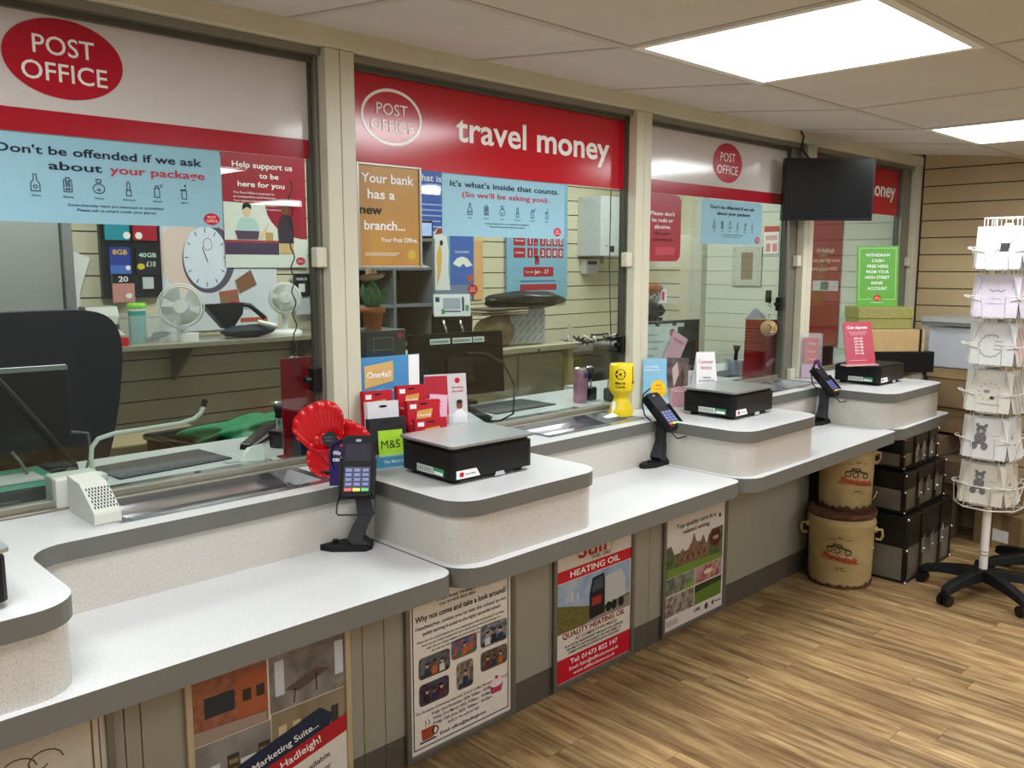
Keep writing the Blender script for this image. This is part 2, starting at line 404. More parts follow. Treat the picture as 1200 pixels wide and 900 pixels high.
# ---- left end of the staff side: grey door
d = struct('door_1')
grey_d = M('grey_door', '#a6a8a6', rough=.45, metal=.2, var=.06, scale=2)
bx('leaf', d, .3, 3.42, 0, 1.045, 3.46, 2.0, grey_d)
bx('frame', d, 1.05, 3.40, 0, 1.085, 3.48, 2.1, M('grey_frame', '#8e8f90', rough=.4, metal=.3), bevel=.003)

# ================================================================== COUNTER
def speckle(name, base, d1, d2):
    m = M(name, base, rough=.38, h2=d1, scale=420, lo=.36, hi=.5, detail=1); m.node_tree.nodes['Principled BSDF'].inputs['Specular IOR Level'].default_value = .35
    return m
lam_top = speckle('white_speckled_laminate', '#b4b4b2', '#cacbcc', 0)
lam_side = speckle('grey_speckled_laminate', '#aeaaa2', '#c3bfb8', 0)
edge = M('dark_grey_edging', '#62625d', rough=.42, var=.03, scale=10)
counter = thing('service_counter', 'long two-level white counter with dark grey edging, cream panels and rounded blocks', 'counter', (0, 0, 0))
ZU, ZS = .90, .755
def arc(cx, cy, r, a0, a1, n=7): return [(cx+r*math.cos(R(a0+(a1-a0)*i/n)), cy+r*math.sin(R(a0+(a1-a0)*i/n))) for i in range(n+1)]
BL = [(-.6, .42, 1.37), (1.18, 1.665, 1.37), (2.335, 2.825, 1.36), (3.45, 4.02, 1.375)]
rr = .075
YB = 1.69; YT = 1.745
out = [(-.6, 1.37)]
out += arc(.42-rr, 1.37+rr, rr, -90, 0) + [(.42, 1.60)] + arc(.42+.07, YB-.07, .07, 180, 90)
for x0, x1, yf in BL[1:]:
    out += [(x0, YB)] + arc(x0+rr, yf+rr, rr, 180, 270) + arc(x1-rr, yf+rr, rr, 270, 360) + [(x1, YB)]
out += [(4.95, YB), (4.95, YT), (-.6, YT)]
# fix orientation of first fillet so the outline runs left to right along the front
up = MB().prism(out, ZU-.036, ZU, lam_top, edge)
up.build('upper_worktop', counter, .002)
body = []
for x0, x1, yf in BL:
    i_ = .008
    if x0 < 0: pts = [(x0, yf+i_)] + arc(x1-rr, yf+rr, rr-i_, -90, 0) + [(x1-i_, YB+.02), (x0, YB+.02)]
    else: pts = arc(x0+rr, yf+rr, rr-i_, 180, 270) + arc(x1-rr, yf+rr, rr-i_, 270, 360) + [(x1-i_, YB+.02), (x0+i_, YB+.02)]
    MB().prism(pts, ZS, ZU-.036, lam_side, lam_side, smooth=False).build('scale_block', counter)
bx('upstand', counter, -.6, YB+.008, ZS, 4.95, YB+.03, ZU-.036, lam_side)
# staff desk behind the front strip, with openings for the coin trays
TR = [(.63, 1.09), (1.875, 2.31), (3.13, 3.57)]
deskm = M('staff_desk_top', '#c6c9cb', rough=.35, var=.02)
segs = []; x = -.6
for a, b in TR: segs.append((x, a)); x = b
segs.append((x, 4.95))
for a, b in segs: bx('worktop_infill', counter, a, YT, ZU-.036, b, 2.06, ZU, lam_top)
for k, (a, b) in enumerate(TR):
    prof = [(YT-.004, .9015), (1.765, .9015), (1.80, .885), (1.86, .868), (1.93, .862), (1.99, .868), (2.02, .885), (2.04, .9012), (2.065, .9012)]
    t = MB()
    n = len(prof)
    vs = [(a-.004, y, z) for y, z in prof] + [(b+.004, y, z) for y, z in prof]
    t.add(vs, [(i, n+i, n+i+1, i+1) for i in range(n-1)], tray_m)
    for X, sgn in ((a, 1), (b, -1)):
        t.add([(X, y, .9016 if z > .89 else z) for y, z in prof[1:-1]] + [(X+sgn*.03, y, z) for y, z in prof[1:-1]][::-1], [tuple(range(2*(n-2)))], tray_m)
    t.box(a-.02, YT-.004, .9005, a, 2.065, .9018, tray_m); t.box(b, YT-.004, .9005, b+.02, 2.065, .9018, tray_m)
    t.cyl(((a+b)/2+.05, 2.052, .9), ((a+b)/2+.05, 2.052, .9022), .009, black, n=12)
    tag(t.build('coin_tray', counter))
bx('staff_desk', counter, -.6, 2.06, ZU-.036, 2.72, 2.385, ZU, deskm)
bx('staff_desk', counter, 2.723, 2.06, ZU-.036, 4.93, 2.472, ZU, deskm)
# writing shelf in four lengths
r2 = .045
S = [([(-.6, 1.36)] + arc(1.165-r2, 1.362+r2, r2, -90, 0) + [(1.165, 1.72), (-.6, 1.72)]),
     (arc(1.17+rr, 1.352+rr, rr, 180, 270) + arc(2.322-r2, 1.36+r2, r2, -90, 0) + [(2.322, 1.72), (1.17, 1.72)]),
     (arc(2.327+rr, 1.342+rr, rr, 180, 270) + arc(3.475-r2*.6, 1.36+r2*.6, r2*.6, -90, 0) + [(3.475, 1.72), (2.327, 1.72)]),
     (arc(3.48+rr, 1.358+rr, rr, 180, 270) + arc(4.10-r2, 1.37+r2, r2, -90, 0) + [(4.10, 1.72), (3.48, 1.72)])]
for pts in S: MB().prism(pts, ZS-.045, ZS, lam_top, edge).build('writing_shelf', counter, .002)
YP = 1.84
panel_m = M('cream_counter_panel', '#949080', rough=.5, var=.02)
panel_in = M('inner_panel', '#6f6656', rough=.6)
skirt = M('dark_grey_skirting', '#554f46', rough=.5)
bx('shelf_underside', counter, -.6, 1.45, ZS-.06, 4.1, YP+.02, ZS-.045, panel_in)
PX = [-.6, .16, .625, .66, 1.24, 1.31, 1.80, 1.965, 2.41, 2.50, 2.565, 3.01, 3.72]
for a, b in zip(PX[:-1], PX[1:]):
    bx('front_panel', counter, a+.001, YP, .10, b-.001, YP+.018, ZS-.06, panel_m, bevel=.0015)
    bx('kick_board', counter, a+.0008, YP+.002, 0, b-.0008, YP+.018, .10, skirt)
bx('front_panel', counter, 3.702, YP+.018, 0, 3.72, 2.36, ZS-.06, panel_m)
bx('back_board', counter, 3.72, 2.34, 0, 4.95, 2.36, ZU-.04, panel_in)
# ================================================================== HEADER SIGNS
red_s = M('red_header_acrylic', '#b81225', rough=.16, var=.02, spec=.5)
wht_s = M('white_header_acrylic', '#cfcac9', rough=.12, var=.015, spec=.5)
redp = ink('#c4142b'); red2 = ink('#a31d30'); whitep = ink('#f1f0ee'); navyp = ink('#17233f'); blackp = ink('#15151a')
bluep = ink('#8fc3d8'); pinkp = ink('#e9a9c0')
whiteg = ink('#f1f0ee', .16)
def oval(mb, x, z, rx, rz, fill, txt, lay=2, wd=0, h=None, bold=.0, base=0):
    if wd: mb.ring(x, z, rx, rz, wd, txt, lay, base, 48)
    else: mb.disc(x, z, rx, rz, fill, lay, base, 48)
    h = h or rz*.36
    mb.text('POST', x, z+h*.18, h, txt, rx*1.02, 'C', lay+1, base, bold); mb.text('OFFICE', x, z-h*1.25, h, txt, rx*1.42, 'C', lay+1, base, bold)
def header(k, name, label, base_m):
    xa = X_POST[k]+.004; xb = jambs[k+1]+.02
    t = thing(name, label, 'sign', ((xa+xb)/2, 1.944, 1.673), 0, 'header signs along the top of the screen')
    wdt = xb-xa
    MB().box(-wdt/2, 0, 0, wdt/2, .004, .258, base_m).build('sign_board', t)
    return t, wdt, (xa+xb)/2
t, wd_, cx = header(0, 'header_sign', 'white header sign with a large red oval and a red strip, leftmost bay', wht_s)
m = MB(); m.rect(-wd_/2, 0, wd_/2, .046, ink('#a5182a', .2), 1); m.build('red_strip', t)
m = MB(); oval(m, .628-cx, .150, .115, .078, ink('#b0152a', .25), whiteg, h=.036, bold=.006); m.build('oval_emblem', t)
t, wd_, cx = header(1, 'header_sign', 'red header sign reading travel money, directly left of the middle post', red_s)
m = MB(); oval(m, 1.446-cx, .130, .101, .074, None, whiteg, 2, .008, h=.030, bold=0); m.build('oval_emblem', t)
m = MB(); m.text('travel', 1.672-cx, .092, .074, whiteg, .285, 'L', 2, 0, .016); m.text('money', 2.005-cx, .092, .074, whiteg, .355, 'L', 2, 0, .022); m.build('lettering', t)
t, wd_, cx = header(2, 'header_sign', 'white header sign with a small red circle, partly behind the hanging screen', wht_s)
m = MB(); m.rect(-wd_/2, 0, wd_/2, .046, ink('#a5182a', .2), 1); m.build('red_strip', t)
m = MB(); oval(m, 3.103-cx, .142, .107, .077, ink('#b0152a', .25), whiteg, h=.034, bold=.002); m.build('oval_emblem', t)
t, wd_, cx = header(3, 'header_sign', 'red header sign mostly hidden by the hanging screen, only oney showing', red_s)
m = MB(); oval(m, 3.95-cx, .130, .101, .074, None, whiteg, 2, .008, h=.030, bold=0); m.build('oval_emblem', t)
m = MB(); m.text('travel', 4.08-cx, .092, .074, whiteg, .25, 'L', 2, 0, .016); m.text('money', 4.39-cx, .092, .074, whiteg, .355, 'L', 2, 0, .022); m.build('lettering', t)

# ================================================================== SIGNS ON THE GLASS
def icons(m, x0, x1, z, s, c, lb):
    names = ['Alcohol', 'Batteries', 'Perfume', 'Nail varnish', 'Aerosols', 'Lighters']
    for i in range(6):
        x = x0+(x1-x0)*i/5; w_ = s*.055
        L = lambda pts, closed=True: m.line([(x+a*s, z+b*s) for a, b in pts], w_, c, 2, 0, closed)
        if i == 0: L([(-.28, -.5), (.28, -.5), (.28, 0), (.1, .25), (.1, .6), (-.1, .6), (-.1, .25), (-.28, 0)]); m.ring(x, z-.22*s, .15*s, .13*s, w_, c, n=14)
        if i == 1:
            L([(-.26, -.45), (.26, -.45), (.26, .35), (.12, .35), (.12, .5), (-.12, .5), (-.12, .35), (-.26, .35)])
            for q in (-.28, 0, .22): L([(-.12, q-.06), (.12, q-.06), (.12, q+.06), (-.12, q+.06)])
        if i == 2: m.ring(x, z-.12*s, .42*s, .35*s, w_, c, n=22); L([(-.16, .3), (.16, .3), (.16, .52), (-.16, .52)]); m.ring(x, z-.2*s, .12*s, .09*s, w_, c, n=12)
        if i == 3: L([(-.17, -.5), (.17, -.5), (.17, -.12), (-.17, -.12)]); L([(-.1, -.12), (-.1, .4), (0, .5), (.1, .4), (.1, -.12)])
        if i == 4: L([(-.18, -.5), (.18, -.5), (.18, .15), (-.18, .15)]); L([(-.1, .15), (-.1, .33), (.1, .33), (.1, .15)]); L([(.25, .35), (.42, .45)], False); L([(.25, .28), (.42, .25)], False)
        if i == 5: L([(-.18, -.5), (.18, -.5), (.18, .1), (-.18, .1)]); L([(-.3, .15), (.1, .15), (.1, .28)], False); L([(.04, .4), (.1, .55), (.14, .42)])
        if lb: m.text(names[i], x, z-s*.85, s*.13, c, None, 'C', 2, 0, .01)
def glass_sign(name, label, x0, z0, x1, z1, mm, y=1.949, rad=.012):
    t = thing(name, label, 'sign', ((x0+x1)/2, y, (z0+z1)/2)); W_ = x1-x0; H_ = z1-z0
    MB().prism(rrect(-W_/2, -H_/2, W_/2, H_/2, rad, 3), 0, .0016, mm, axis='y').build('sheet', t)
    return t, W_, H_
for (x0, x1, z0, z1, l1, l2a, l2b, label) in [
    (.40, .955, 1.497, 1.675, "Don't be offended if we ask", 'about', 'your package', 'pale blue landscape notice about your package with six icons, on the leftmost glass'),
    (1.622, 2.142, 1.495, 1.675, "It's what's inside that counts.", None, "(So we'll be asking you).", 'pale blue notice about what is inside, under the travel money sign'),
    (2.935, 3.392, 1.495, 1.671, "Don't be offended if we ask", 'about', 'your package', 'small pale blue landscape notice with six icons, on the glass left of the hanging screen')]:
    t, W_, H_ = glass_sign('notice', label, x0, z0, x1, z1, M('pale_blue_sheet', '#8ebdd0', rough=.45, var=.015))
    m = MB(); c = navyp
    if x0 < .5:
        m.text(l1, .49-.6775, .047, .0165, c, .42, 'L', 2, 0, .018); m.text(l2a, .585-.6775, .018, .0165, c, .105, 'L', 2, 0, .018); m.text(l2b, .705-.6775, .018, .0165, ink('#b8324a'), .21, 'L', 2, 0, .018)
        icons(m, .558-.6775, .865-.6775, -.012, .030, c, True)
        m.text('Some everyday items are restricted or prohibited.', .04, -.054, .0052, c, .2, 'C', 2); m.text("Please tell us what's inside your parcel.", .04, -.064, .0052, c, .165, 'C', 2)
        oval(m, .20+.05, -.070, .019, .0135, redp, whitep, h=.006)
    else:
        f = W_/.52
        if l2a:
            m.text(l1, 0, .052, .013, c, .38*f, 'C', 2, 0, .018); m.text(l2a, -.135*f, .028, .013, c, .085*f, 'L', 2, 0, .018); m.text(l2b, -.04*f, .028, .013, c, .19*f, 'L', 2, 0, .018)
        else:
            m.text(l1, 0, .052, .016, c, .46*f, 'C', 2, 0, .014); m.text(l2b, 0, .024, .015, ink('#b8324a'), .37*f, 'C', 2, 0, .014)
        icons(m, -.155*f, .175*f, -.012, .030, c, True)
        m.text('Some everyday items are restricted or prohibited.', 0, -.052, .0045, c, .19*f, 'C', 2); m.text("Please tell us what's inside your parcel.", 0, -.061, .0045, c, .15*f, 'C', 2)
        oval(m, .225*f, -.068, .017, .0135, redp, whitep, h=.006)
    m.build('printing', t)
t, W_, H_ = glass_sign('notice', 'red notice with rounded foot reading please do not be rude, behind the third glass', 2.585, 1.425, 2.80, 1.672, M('red_sheet_translucent', '#9c2233', rough=.35), y=1.949, rad=.03)
m = MB()
for i, s_ in enumerate(["Please don't", 'be rude or', 'abusive.']): m.text(s_, -.01, .045-i*.024, .014, whitep, [.15, .13, .1][i], 'C', 2, 0, .012)
for i, s_ in enumerate(["We won't", 'tolerate it']): m.text(s_, -.01, -.027-i*.022, .013, ink('#5a1020'), [.1, .12][i], 'C', 2, 0, .01)
m.rect(-.05, -.10, .07, -.07, ink('#b94a58'), 1); m.build('printing', t)
# gold bank poster in its silver snap frame
t = thing('framed_poster', 'gold poster in a silver frame saying your bank has a new branch', 'poster', (1.434, 1.945, 1.541))
fx = M('silver_snap_frame', '#a3a29a', rough=.35, metal=.5)
f = MB(); W2, H2 = .10, .132
for a in ((-W2-.008, -H2-.006, -W2, H2+.006), (W2, -H2-.006, W2+.008, H2+.006), (-W2, H2, W2, H2+.006), (-W2, -H2-.006, W2, -H2)): f.box(a[0], -.004, a[1], a[2], .006, a[3], fx)
f.build('frame', t, .001)
bx('sheet', t, -W2, 0, -H2, W2, .003, H2, M('gold_print', '#a97a34', rough=.4, h2='#b98a3c', scale=8))
m = MB(); bp = .02
for s_, z, x, w_, c in (('Your bank', .088, -.005, .175, whitep), ('has a', .046, -.028, .09, whitep), ('new', .005, -.062, .072, blackp), ('branch...', -.036, -.018, .135, whitep)):
    m.text(s_, x, z, .024, c, w_, 'C', 2, 0, bp)
m.text('Your Post Office.', .03, -.068, .012, whitep, .125, 'C', 2, 0, .014)
m.rect(-.085, -.099, .03, -.0975, whitep, 2); m.rect(-.085, -.104, .02, -.1025, whitep, 2); m.disc(.072, -.102, .014, .013, ink('#c0a843'), 1, n=20); m.build('printing', t)

# ================================================================== POSTERS ON THE BACK WALL
def sheet_poster(name, label, x0, z0, x1, z1, hexc, y=3.812, cat='poster', rough=.4):
    t = thing(name, label, cat, ((x0+x1)/2, y, (z0+z1)/2)); W_ = x1-x0; H_ = z1-z0
    bx('sheet', t, -W_/2, 0, -H_/2, W_/2, .002, H_/2, ink(hexc, rough))
    return t, W_, H_
skin1 = ink('#e8c3a4'); skin2 = ink('#7a4a33')
# stopwatch poster
t, W_, H_ = sheet_poster('wall_poster', 'white wall poster of a large stopwatch and brown parcels, behind the two fans', 1.567, 1.115, 2.13, 1.585, '#dde1ea')
m = MB(); m.T = Matrix.Translation((-.035, 0, .0))
m.disc(-.105, .10, .14, .17, ink('#e8cfc6'), 1, n=40); m.disc(-.02, .09, .125, .155, ink('#5b5468'), 2, n=40, rot=-.1); m.disc(-.035, .095, .105, .14, ink('#dfe8f6'), 3, n=40)
m.rect(-.045, .238, -.02, .262, ink('#5b5468'), 1); m.line([(.09, .20), (.12, .225)], .02, ink('#5b5468'), 2)
for i in range(12):
    a = 2*PI*i/12; m.line([(-.035+.097*math.cos(a), .095+.13*math.sin(a)), (-.035+.083*math.cos(a), .095+.112*math.sin(a))], .004, ink('#3b3648'), 4)
m.line([(-.05, .14), (-.028, .075)], .004, blackp, 4); m.ring(-.025, .155, .022, .028, .003, ink('#b06070'), 4)
m.poly([(.02, -.06), (.11, -.05), (.12, -.12), (.03, -.13)], ink('#9a6a4e'), 4); m.poly([(.10, -.01), (.18, .04), (.21, -.03), (.12, -.07)], ink('#8a5c40'), 5); m.poly([(.02, -.06), (.11, -.05), (.112, -.065), (.02, -.075)], ink('#b8594a'), 5)
m.text('N', .16, .14, .045, ink('#8a2440'), .03, 'C', 3, 0, .02); m.text('D', .165, .085, .045, ink('#8a2440'), .03, 'C', 3, 0, .02)
m.rect(.10, -.145, .2, -.14, ink('#7b8296'), 2); m.rect(.12, -.205, .26, -.185, ink('#b4563a'), 2)
m.build('printing', t)
# help support us poster
t, W_, H_ = sheet_poster('wall_poster', 'red and white wall poster, Help support us, with two people at a counter', 1.87, 1.40, 2.30, 1.93, '#9c1f35', y=3.806)
m = MB()
pts = [(-W_/2, -H_/2), (W_/2, -H_/2), (W_/2, -.13)] + [(W_/2-.01-.22*math.sin(R(a))*1.0+.01, -.13+.16*(1-math.cos(R(a)))) for a in range(10, 91, 10)] + [(-W_/2, .035)]
m.poly(pts, ink('#dfe3da'), 1)
m.text('Help support us', -.01, .195, .026, whitep, .31, 'C', 2, 0, .016); m.text('to be', .02, .15, .024, whitep, .10, 'C', 2, 0, .016); m.text('here for you', -.02, .108, .024, whitep, .24, 'C', 2, 0, .016)
for i, s_ in enumerate(['This Post Office is operated as', 'an independent small business.', 'Your support and custom means', 'we can keep doing what we love –', 'serving you and the local community.']): m.text(s_, -.165, .075-i*.018, .0095, whitep, [.21, .22, .21, .23, .26][i], 'L', 2, 0, .005)
m.rect(-W_/2, -.205, .06, -.145, ink('#4a3552'), 2); m.rect(-W_/2, -.150, .06, -.138, ink('#a33a3c'), 3)
# counter clerk
m.poly([(-.16, -.14), (-.15, -.06), (-.13, -.035), (-.07, -.035), (-.045, -.06), (-.04, -.14)], ink('#b9d4d2'), 2); m.disc(-.10, -.005, .02, .027, skin1, 3, n=18); m.poly([(-.125, .0), (-.12, .028), (-.10, .036), (-.08, .028), (-.077, .005), (-.1, .015)], ink('#26222a'), 4)
m.poly([(-.045, -.12), (.0, -.065), (.01, -.055), (.005, -.08), (-.03, -.14)], skin1, 3)
m.poly([(-.04+.03, -.138), (.03, -.138), (.03, -.10), (-.01, -.10)], ink('#c69a5c'), 4); m.poly([(-.15, -.135), (-.05, -.135), (-.04, -.095), (-.165, -.095)], ink('#5a3a55'), 4)
# customer
m.poly([(.065, -.2), (.065, -.12), (.14, -.12), (.14, -.2)], ink('#d9b27c'), 4); m.poly([(.06, -.15), (.055, -.08), (.07, -.03), (.09, -.012), (.125, -.018), (.14, -.05), (.14, -.15)], ink('#3b2c3a'), 5); m.disc(.098, .012, .022, .03, skin2, 4, n=18); m.poly([(.07, .02), (.075, .05), (.1, .06), (.13, .045), (.128, .015), (.1, .03)], ink('#4a2a1c'), 5)
oval(m, .175, -.235, .025, .019, redp, whitep, 2, h=.006)
m.build('printing', t)
# travel card poster with a white seabird
t, W_, H_ = sheet_poster('wall_poster', 'colourful wall poster of a white bird in sunglasses beside a blue travel card', 2.93, 1.21, 3.48, 1.93, '#86bdc9')
m = MB(); m.rect(-W_/2, .02, .16, H_/2, ink('#4463b4'), 1); m.rect(.19, -H_/2, W_/2, .03, ink('#e3b07c'), 1); m.rect(.19, -.02, W_/2, .03, ink('#e0c98a'), 2)
m.rect(-W_/2, -H_/2, .2, -.26, ink('#7a8aa8'), 1)
m.text('What is a', -.12, .30, .035, whitep, .26, 'C', 2, 0, .012); m.text('money card?', -.05, .24, .035, whitep, .36, 'C', 2, 0, .012)
for i in range(7): m.rect(-.25, .17-i*.03, -.25+[.3, .26, .31, .2, .3, .27, .22][i], .177-i*.03, ink('#a9bbe6'), 2)
m.poly([(.02, -.27), (.02, .03), (.20, .02), (.20, -.27)], ink('#4d6fc0'), 3); m.text('TRAVEL MONEY', .11, -.09, .012, whitep, .11, 'C', 4); m.disc(.17, -.235, .022, .022, ink('#c8614a'), 4)
m.poly([(.04, -.15), (.07, -.12), (.11, -.11), (.15, -.12), (.19, -.16), (.14, -.17), (.12, -.15), (.09, -.17), (.06, -.16)], whitep, 4)
bw = ink('#e6e8ea')
m.poly([(-.11, -.30), (-.115, -.16), (-.09, -.04), (-.07, .0), (-.03, .01), (.0, -.02), (.01, -.08), (.005, -.2), (.02, -.30)], bw, 4); m.disc(-.05, -.0, .048, .052, bw, 5, n=24); m.poly([(-.08, -.10), (-.055, -.04), (-.04, -.1), (-.05, -.2), (-.08, -.28), (-.075, -.18)], ink('#e8b95c'), 6)
m.disc(-.045, -.035, .012, .016, blackp, 6, n=14); m.poly([(-.09, .01), (-.07, .045), (-.02, .05), (-.0, .03), (-.05, .015)], ink('#a5413f'), 6)
oval(m, .19, -.30, .04, .03, redp, whitep, 4, h=.011)
m.build('printing', t)
# exchange rate board
t = thing('exchange_rate_board', 'tall pale blue exchange rate board with red number tiles, left of the wall heater', 'board', (3.935, 3.80, 1.555))
bx('board', t, -.27, 0, -.375, .27, .012, .375, ink('#7fb2cc'))
bt = ink('#a8243a'); lt = MB()
class TileSet:
    def rect(s, *a): MB().rect(*a).build('number_tile', t)
tiles = TileSet()
lt.text('Rates', .2, .335, .014, whitep, .06, 'C', 3)
for (lab, val, z) in (('Euros', '1.1000', .005), ('US dollars', '1.3000', -.068)):
    tiles.rect(-.215, z-.03, -.115, z+.03, bt, 1); lt.text(lab, -.165, z-.005, .012, whitep, .07, 'C', 3)
    for i, ch in enumerate(val): tiles.rect(-.095+i*.056, z-.03, -.095+i*.056+(.046 if ch != '.' else .034), z+.03, bt, 1); lt.text(ch, -.072+i*.056-(.006 if ch == '.' else 0), z-.018, .036, whitep, None, 'C', 3, 0, .012)
tiles.rect(-.03, -.14, .01, -.085, bt, 1); lt.text('.', -.01, -.13, .03, whitep, None, 'C', 3)
tiles.rect(-.13, -.215, .14, -.155, bt, 1); lt.text('Jan - 27', .03, -.195, .024, whitep, .13, 'C', 3, 0, .008); lt.text('Travel rates', -.08, -.19, .01, whitep, .07, 'C', 3); lt.rect(-.16, -.245, .16, -.239, ink('#3d5d86'), 2); tiles.rect(-.16, -.30, .17, -.262, bt, 1)
tiles.rect(.155, .09, .21, .26, bt, 1); tiles.rect(.165, -.0+.045, .235, .085+.02, ink('#4a2f5a'), 1)
lt.build('lettering', t)
# sim card display
t = thing('sim_card_display', 'black wall display with hanging phone sim card packs, left of the stopwatch poster', 'display', (1.44, 3.79, 1.44))
bx('backboard', t, -.125, 0, -.165, .125, .025, .30, M('black_display', '#14161a', rough=.35))
def pack(t, x, z, w_, h_, bc, items, label=None):
    p = bx('sim_pack', t, x-w_/2, -.012, z-h_/2, x+w_/2, -.002, z+h_/2, ink(bc))
    m = MB()
    for f in items: f(m)
    if items: tag(m.build('pack_print', p))
    if label: p['label'] = label
    return p
b_ = -.012
pack(t, -.058, .145, .10, .14, '#2a93a8', [lambda m: m.disc(-.02, .095, .015, .015, whitep, 2, b_)], 'turquoise pack')
pack(t, .058, .145, .10, .14, '#b01f34', [lambda m: m.disc(.03, .095, .015, .015, whitep, 2, b_)], 'red pack')
pack(t, -.052, -.012, .085, .115, '#2b3f9c', [lambda m: m.text('8GB', -.052, .015, .020, ink('#e8c23a'), .06, 'C', 2, b_, .02), lambda m: m.disc(-.022, -.04, .01, .01, whitep, 2, b_), lambda m: m.rect(-.094, -.068, -.01, -.03, ink('#4c74c8'), 1, b_)], 'blue pack')
pack(t, .062, -.012, .095, .115, '#20242a', [lambda m: m.text('40GB', .062, .005, .018, ink('#c8e6d8'), .075, 'C', 2, b_, .02), lambda m: m.text('£10', .075, -.035, .022, whitep, .04, 'C', 2, b_, .01), lambda m: m.disc(.032, -.035, .016, .013, ink('#d9c62c'), 2, b_)], 'charcoal pack')
pack(t, -.045, -.125, .09, .12, '#cf8f88', [lambda m: m.rect(-.09, -.105, 0, -.065, blackp, 1, b_), lambda m: m.text('20', -.045, -.098, .022, whitep, .04, 'C', 2, b_, .02), lambda m: m.disc(-.025, -.158, .014, .011, whitep, 2, b_)], 'black and pink pack')
pack(t, .06, -.105, .045, .05, '#c9cbcd', [], 'white pack')
# small black gift card rack by the second fan
t = thing('gift_card_hook_display', 'small black and white gift card pack hanging right of the white round fan', 'display', (2.255, 3.79, 1.31))
bx('card', t, -.045, 0, -.05, .045, .008, .06, ink('#1b1d22')); m = MB(); m.text('ROBLOX', 0, .028, .012, whitep, .06, 'C', 2, 0, .02); m.rect(-.02, -.03, .015, .01, whitep, 1); m.build('printing', t)
tag(bx('white_card', None, 0, 0, 0, .11, .006, .08, ink('#cfd2d8')), 'pale card hanging below the small black gift card pack', 'card').location = (2.22, 3.79, 1.17)
# papers pinned by the door
o = MB().prism([(0, 0), (.07, -.03), (.022, -.17), (.018, -.28), (.0, -.28)], 0, .003, paper, axis='y').build('paper_sheet'); o.location = (1.205, 3.80, 1.47); tag(o, 'curling white paper sheet pinned beside the grey door', 'paper')
# wall heater and its controller
t = thing('wall_boiler', 'white wall-hung boiler right of the exchange rate board', 'boiler', (4.46, 3.82, 1.66))
bx('casing', t, -.135, -.2, -.19, .13, 0, .19, M('boiler_white', '#ccd0d1', rough=.3), bevel=.004)
m = MB(); m.rect(-.045, -.165, .0, -.125, blackp, 1, -.2); m.rect(-.09, -.13, -.06, -.122, ink('#888888'), 1, -.2); m.build('control_panel', t)
MB().cyl((0, -.1, -.24), (0, -.1, -.19), .012, alu).build('pipe', t)
t = thing('wall_controller', 'small white control box on the wall beneath the boiler', 'controller', (4.42, 3.82, 1.405))
bx('case', t, -.06, -.05, -.05, .06, 0, .045, M('boiler_white'), bevel=.003); m = MB(); m.rect(-.045, .01, .045, .032, blackp, 1, -.05); m.build('display', t)

# ---- on the white end wall behind the screen (faces -x, so local x runs along -y)
def endwall(name, label, cat, y, z, rz=-90): return thing(name, label, cat, (4.958, y, z), rz)
t = endwall('wall_hatch', 'small screwed hatch plate with a narrow window on the white end wall', 'hatch', 2.94, 1.405)
f = MB(); pl = M('hatch_plate', '#c4c7bd', rough=.35)
for a in ((-.105, -.125, -.035, .125), (.045, -.125, .105, .125), (-.035, .085, .045, .125), (-.035, -.125, .045, -.085)): f.box(a[0], -.008, a[1], a[2], 0, a[3], pl)
f.build('plate', t, .001); bx('window_recess', t, -.035, -.003, -.085, .045, 0, .085, M('recess', '#8d7f6c', rough=.6))
sc = MB()
for sx in (-.085, 0, .085):
    for sz in (-.105, 0, .105):
        if sx or sz: sc.cyl((sx if sx else .0, -.011, sz), (sx if sx else 0, -.008, sz), .006, steel, n=10)
sc.build('screw', t); m = MB(); m.rect(-.005, -.05, .03, .05, ink('#c9b59a'), 2); m.build('card', t)
t = endwall('safety_notice', 'little white and red notice on the end wall above the hatch plate', 'notice', 2.775, 1.565)
bx('sheet', t, -.05, -.002, -.085, .05, 0, .085, paper); m = MB(); m.rect(-.05, .05, .05, .085, ink('#c85a4a'), 1, -.002)
for q in (-.035, .01): m.rect(q, -.07, q+.03, -.02, ink('#d9958c'), 1, -.002)
m.rect(-.04, .0, .04, .03, ink('#e0b0a8'), 1, -.002); m.build('printing', t)
t = endwall('tall_red_poster', 'tall deep red poster on the white end wall reading Hi Hadleigh', 'poster', 2.42, 1.35)
bx('sheet', t, -.1, -.002, -.42, .1, 0, .40, M('deep_red_sheet', '#8d1427', rough=.45))
m = MB(); m.text('Hi Hadleigh', -.0, .135, .026, ink('#e3b5bb'), .11, 'C', 2, -.002); m.text('access your high street', -.0, .08, .022, ink('#e3b5bb'), .185, 'C', 2, -.002); m.text('bank account HERE', 0, .03, .022, ink('#e3b5bb'), .16, 'C', 2, -.002)
m.rect(-.07, -.09, .09, -.03, ink('#c9c2c4'), 1, -.002); m.rect(-.02, -.085, .03, -.035, ink('#6d6870'), 2, -.002); m.build('printing', t)
t = endwall('emergency_notice', 'small white notice with two red bars on cream slats, third bay', 'notice', 3.6, 1.2)
bx('sheet', t, -.05, -.002, -.05, .05, 0, .05, paper); m = MB(); m.rect(-.03, -.03, -.008, .03, redp, 1, -.002); m.rect(.008, -.03, .03, .03, redp, 1, -.002); m.build('printing', t)

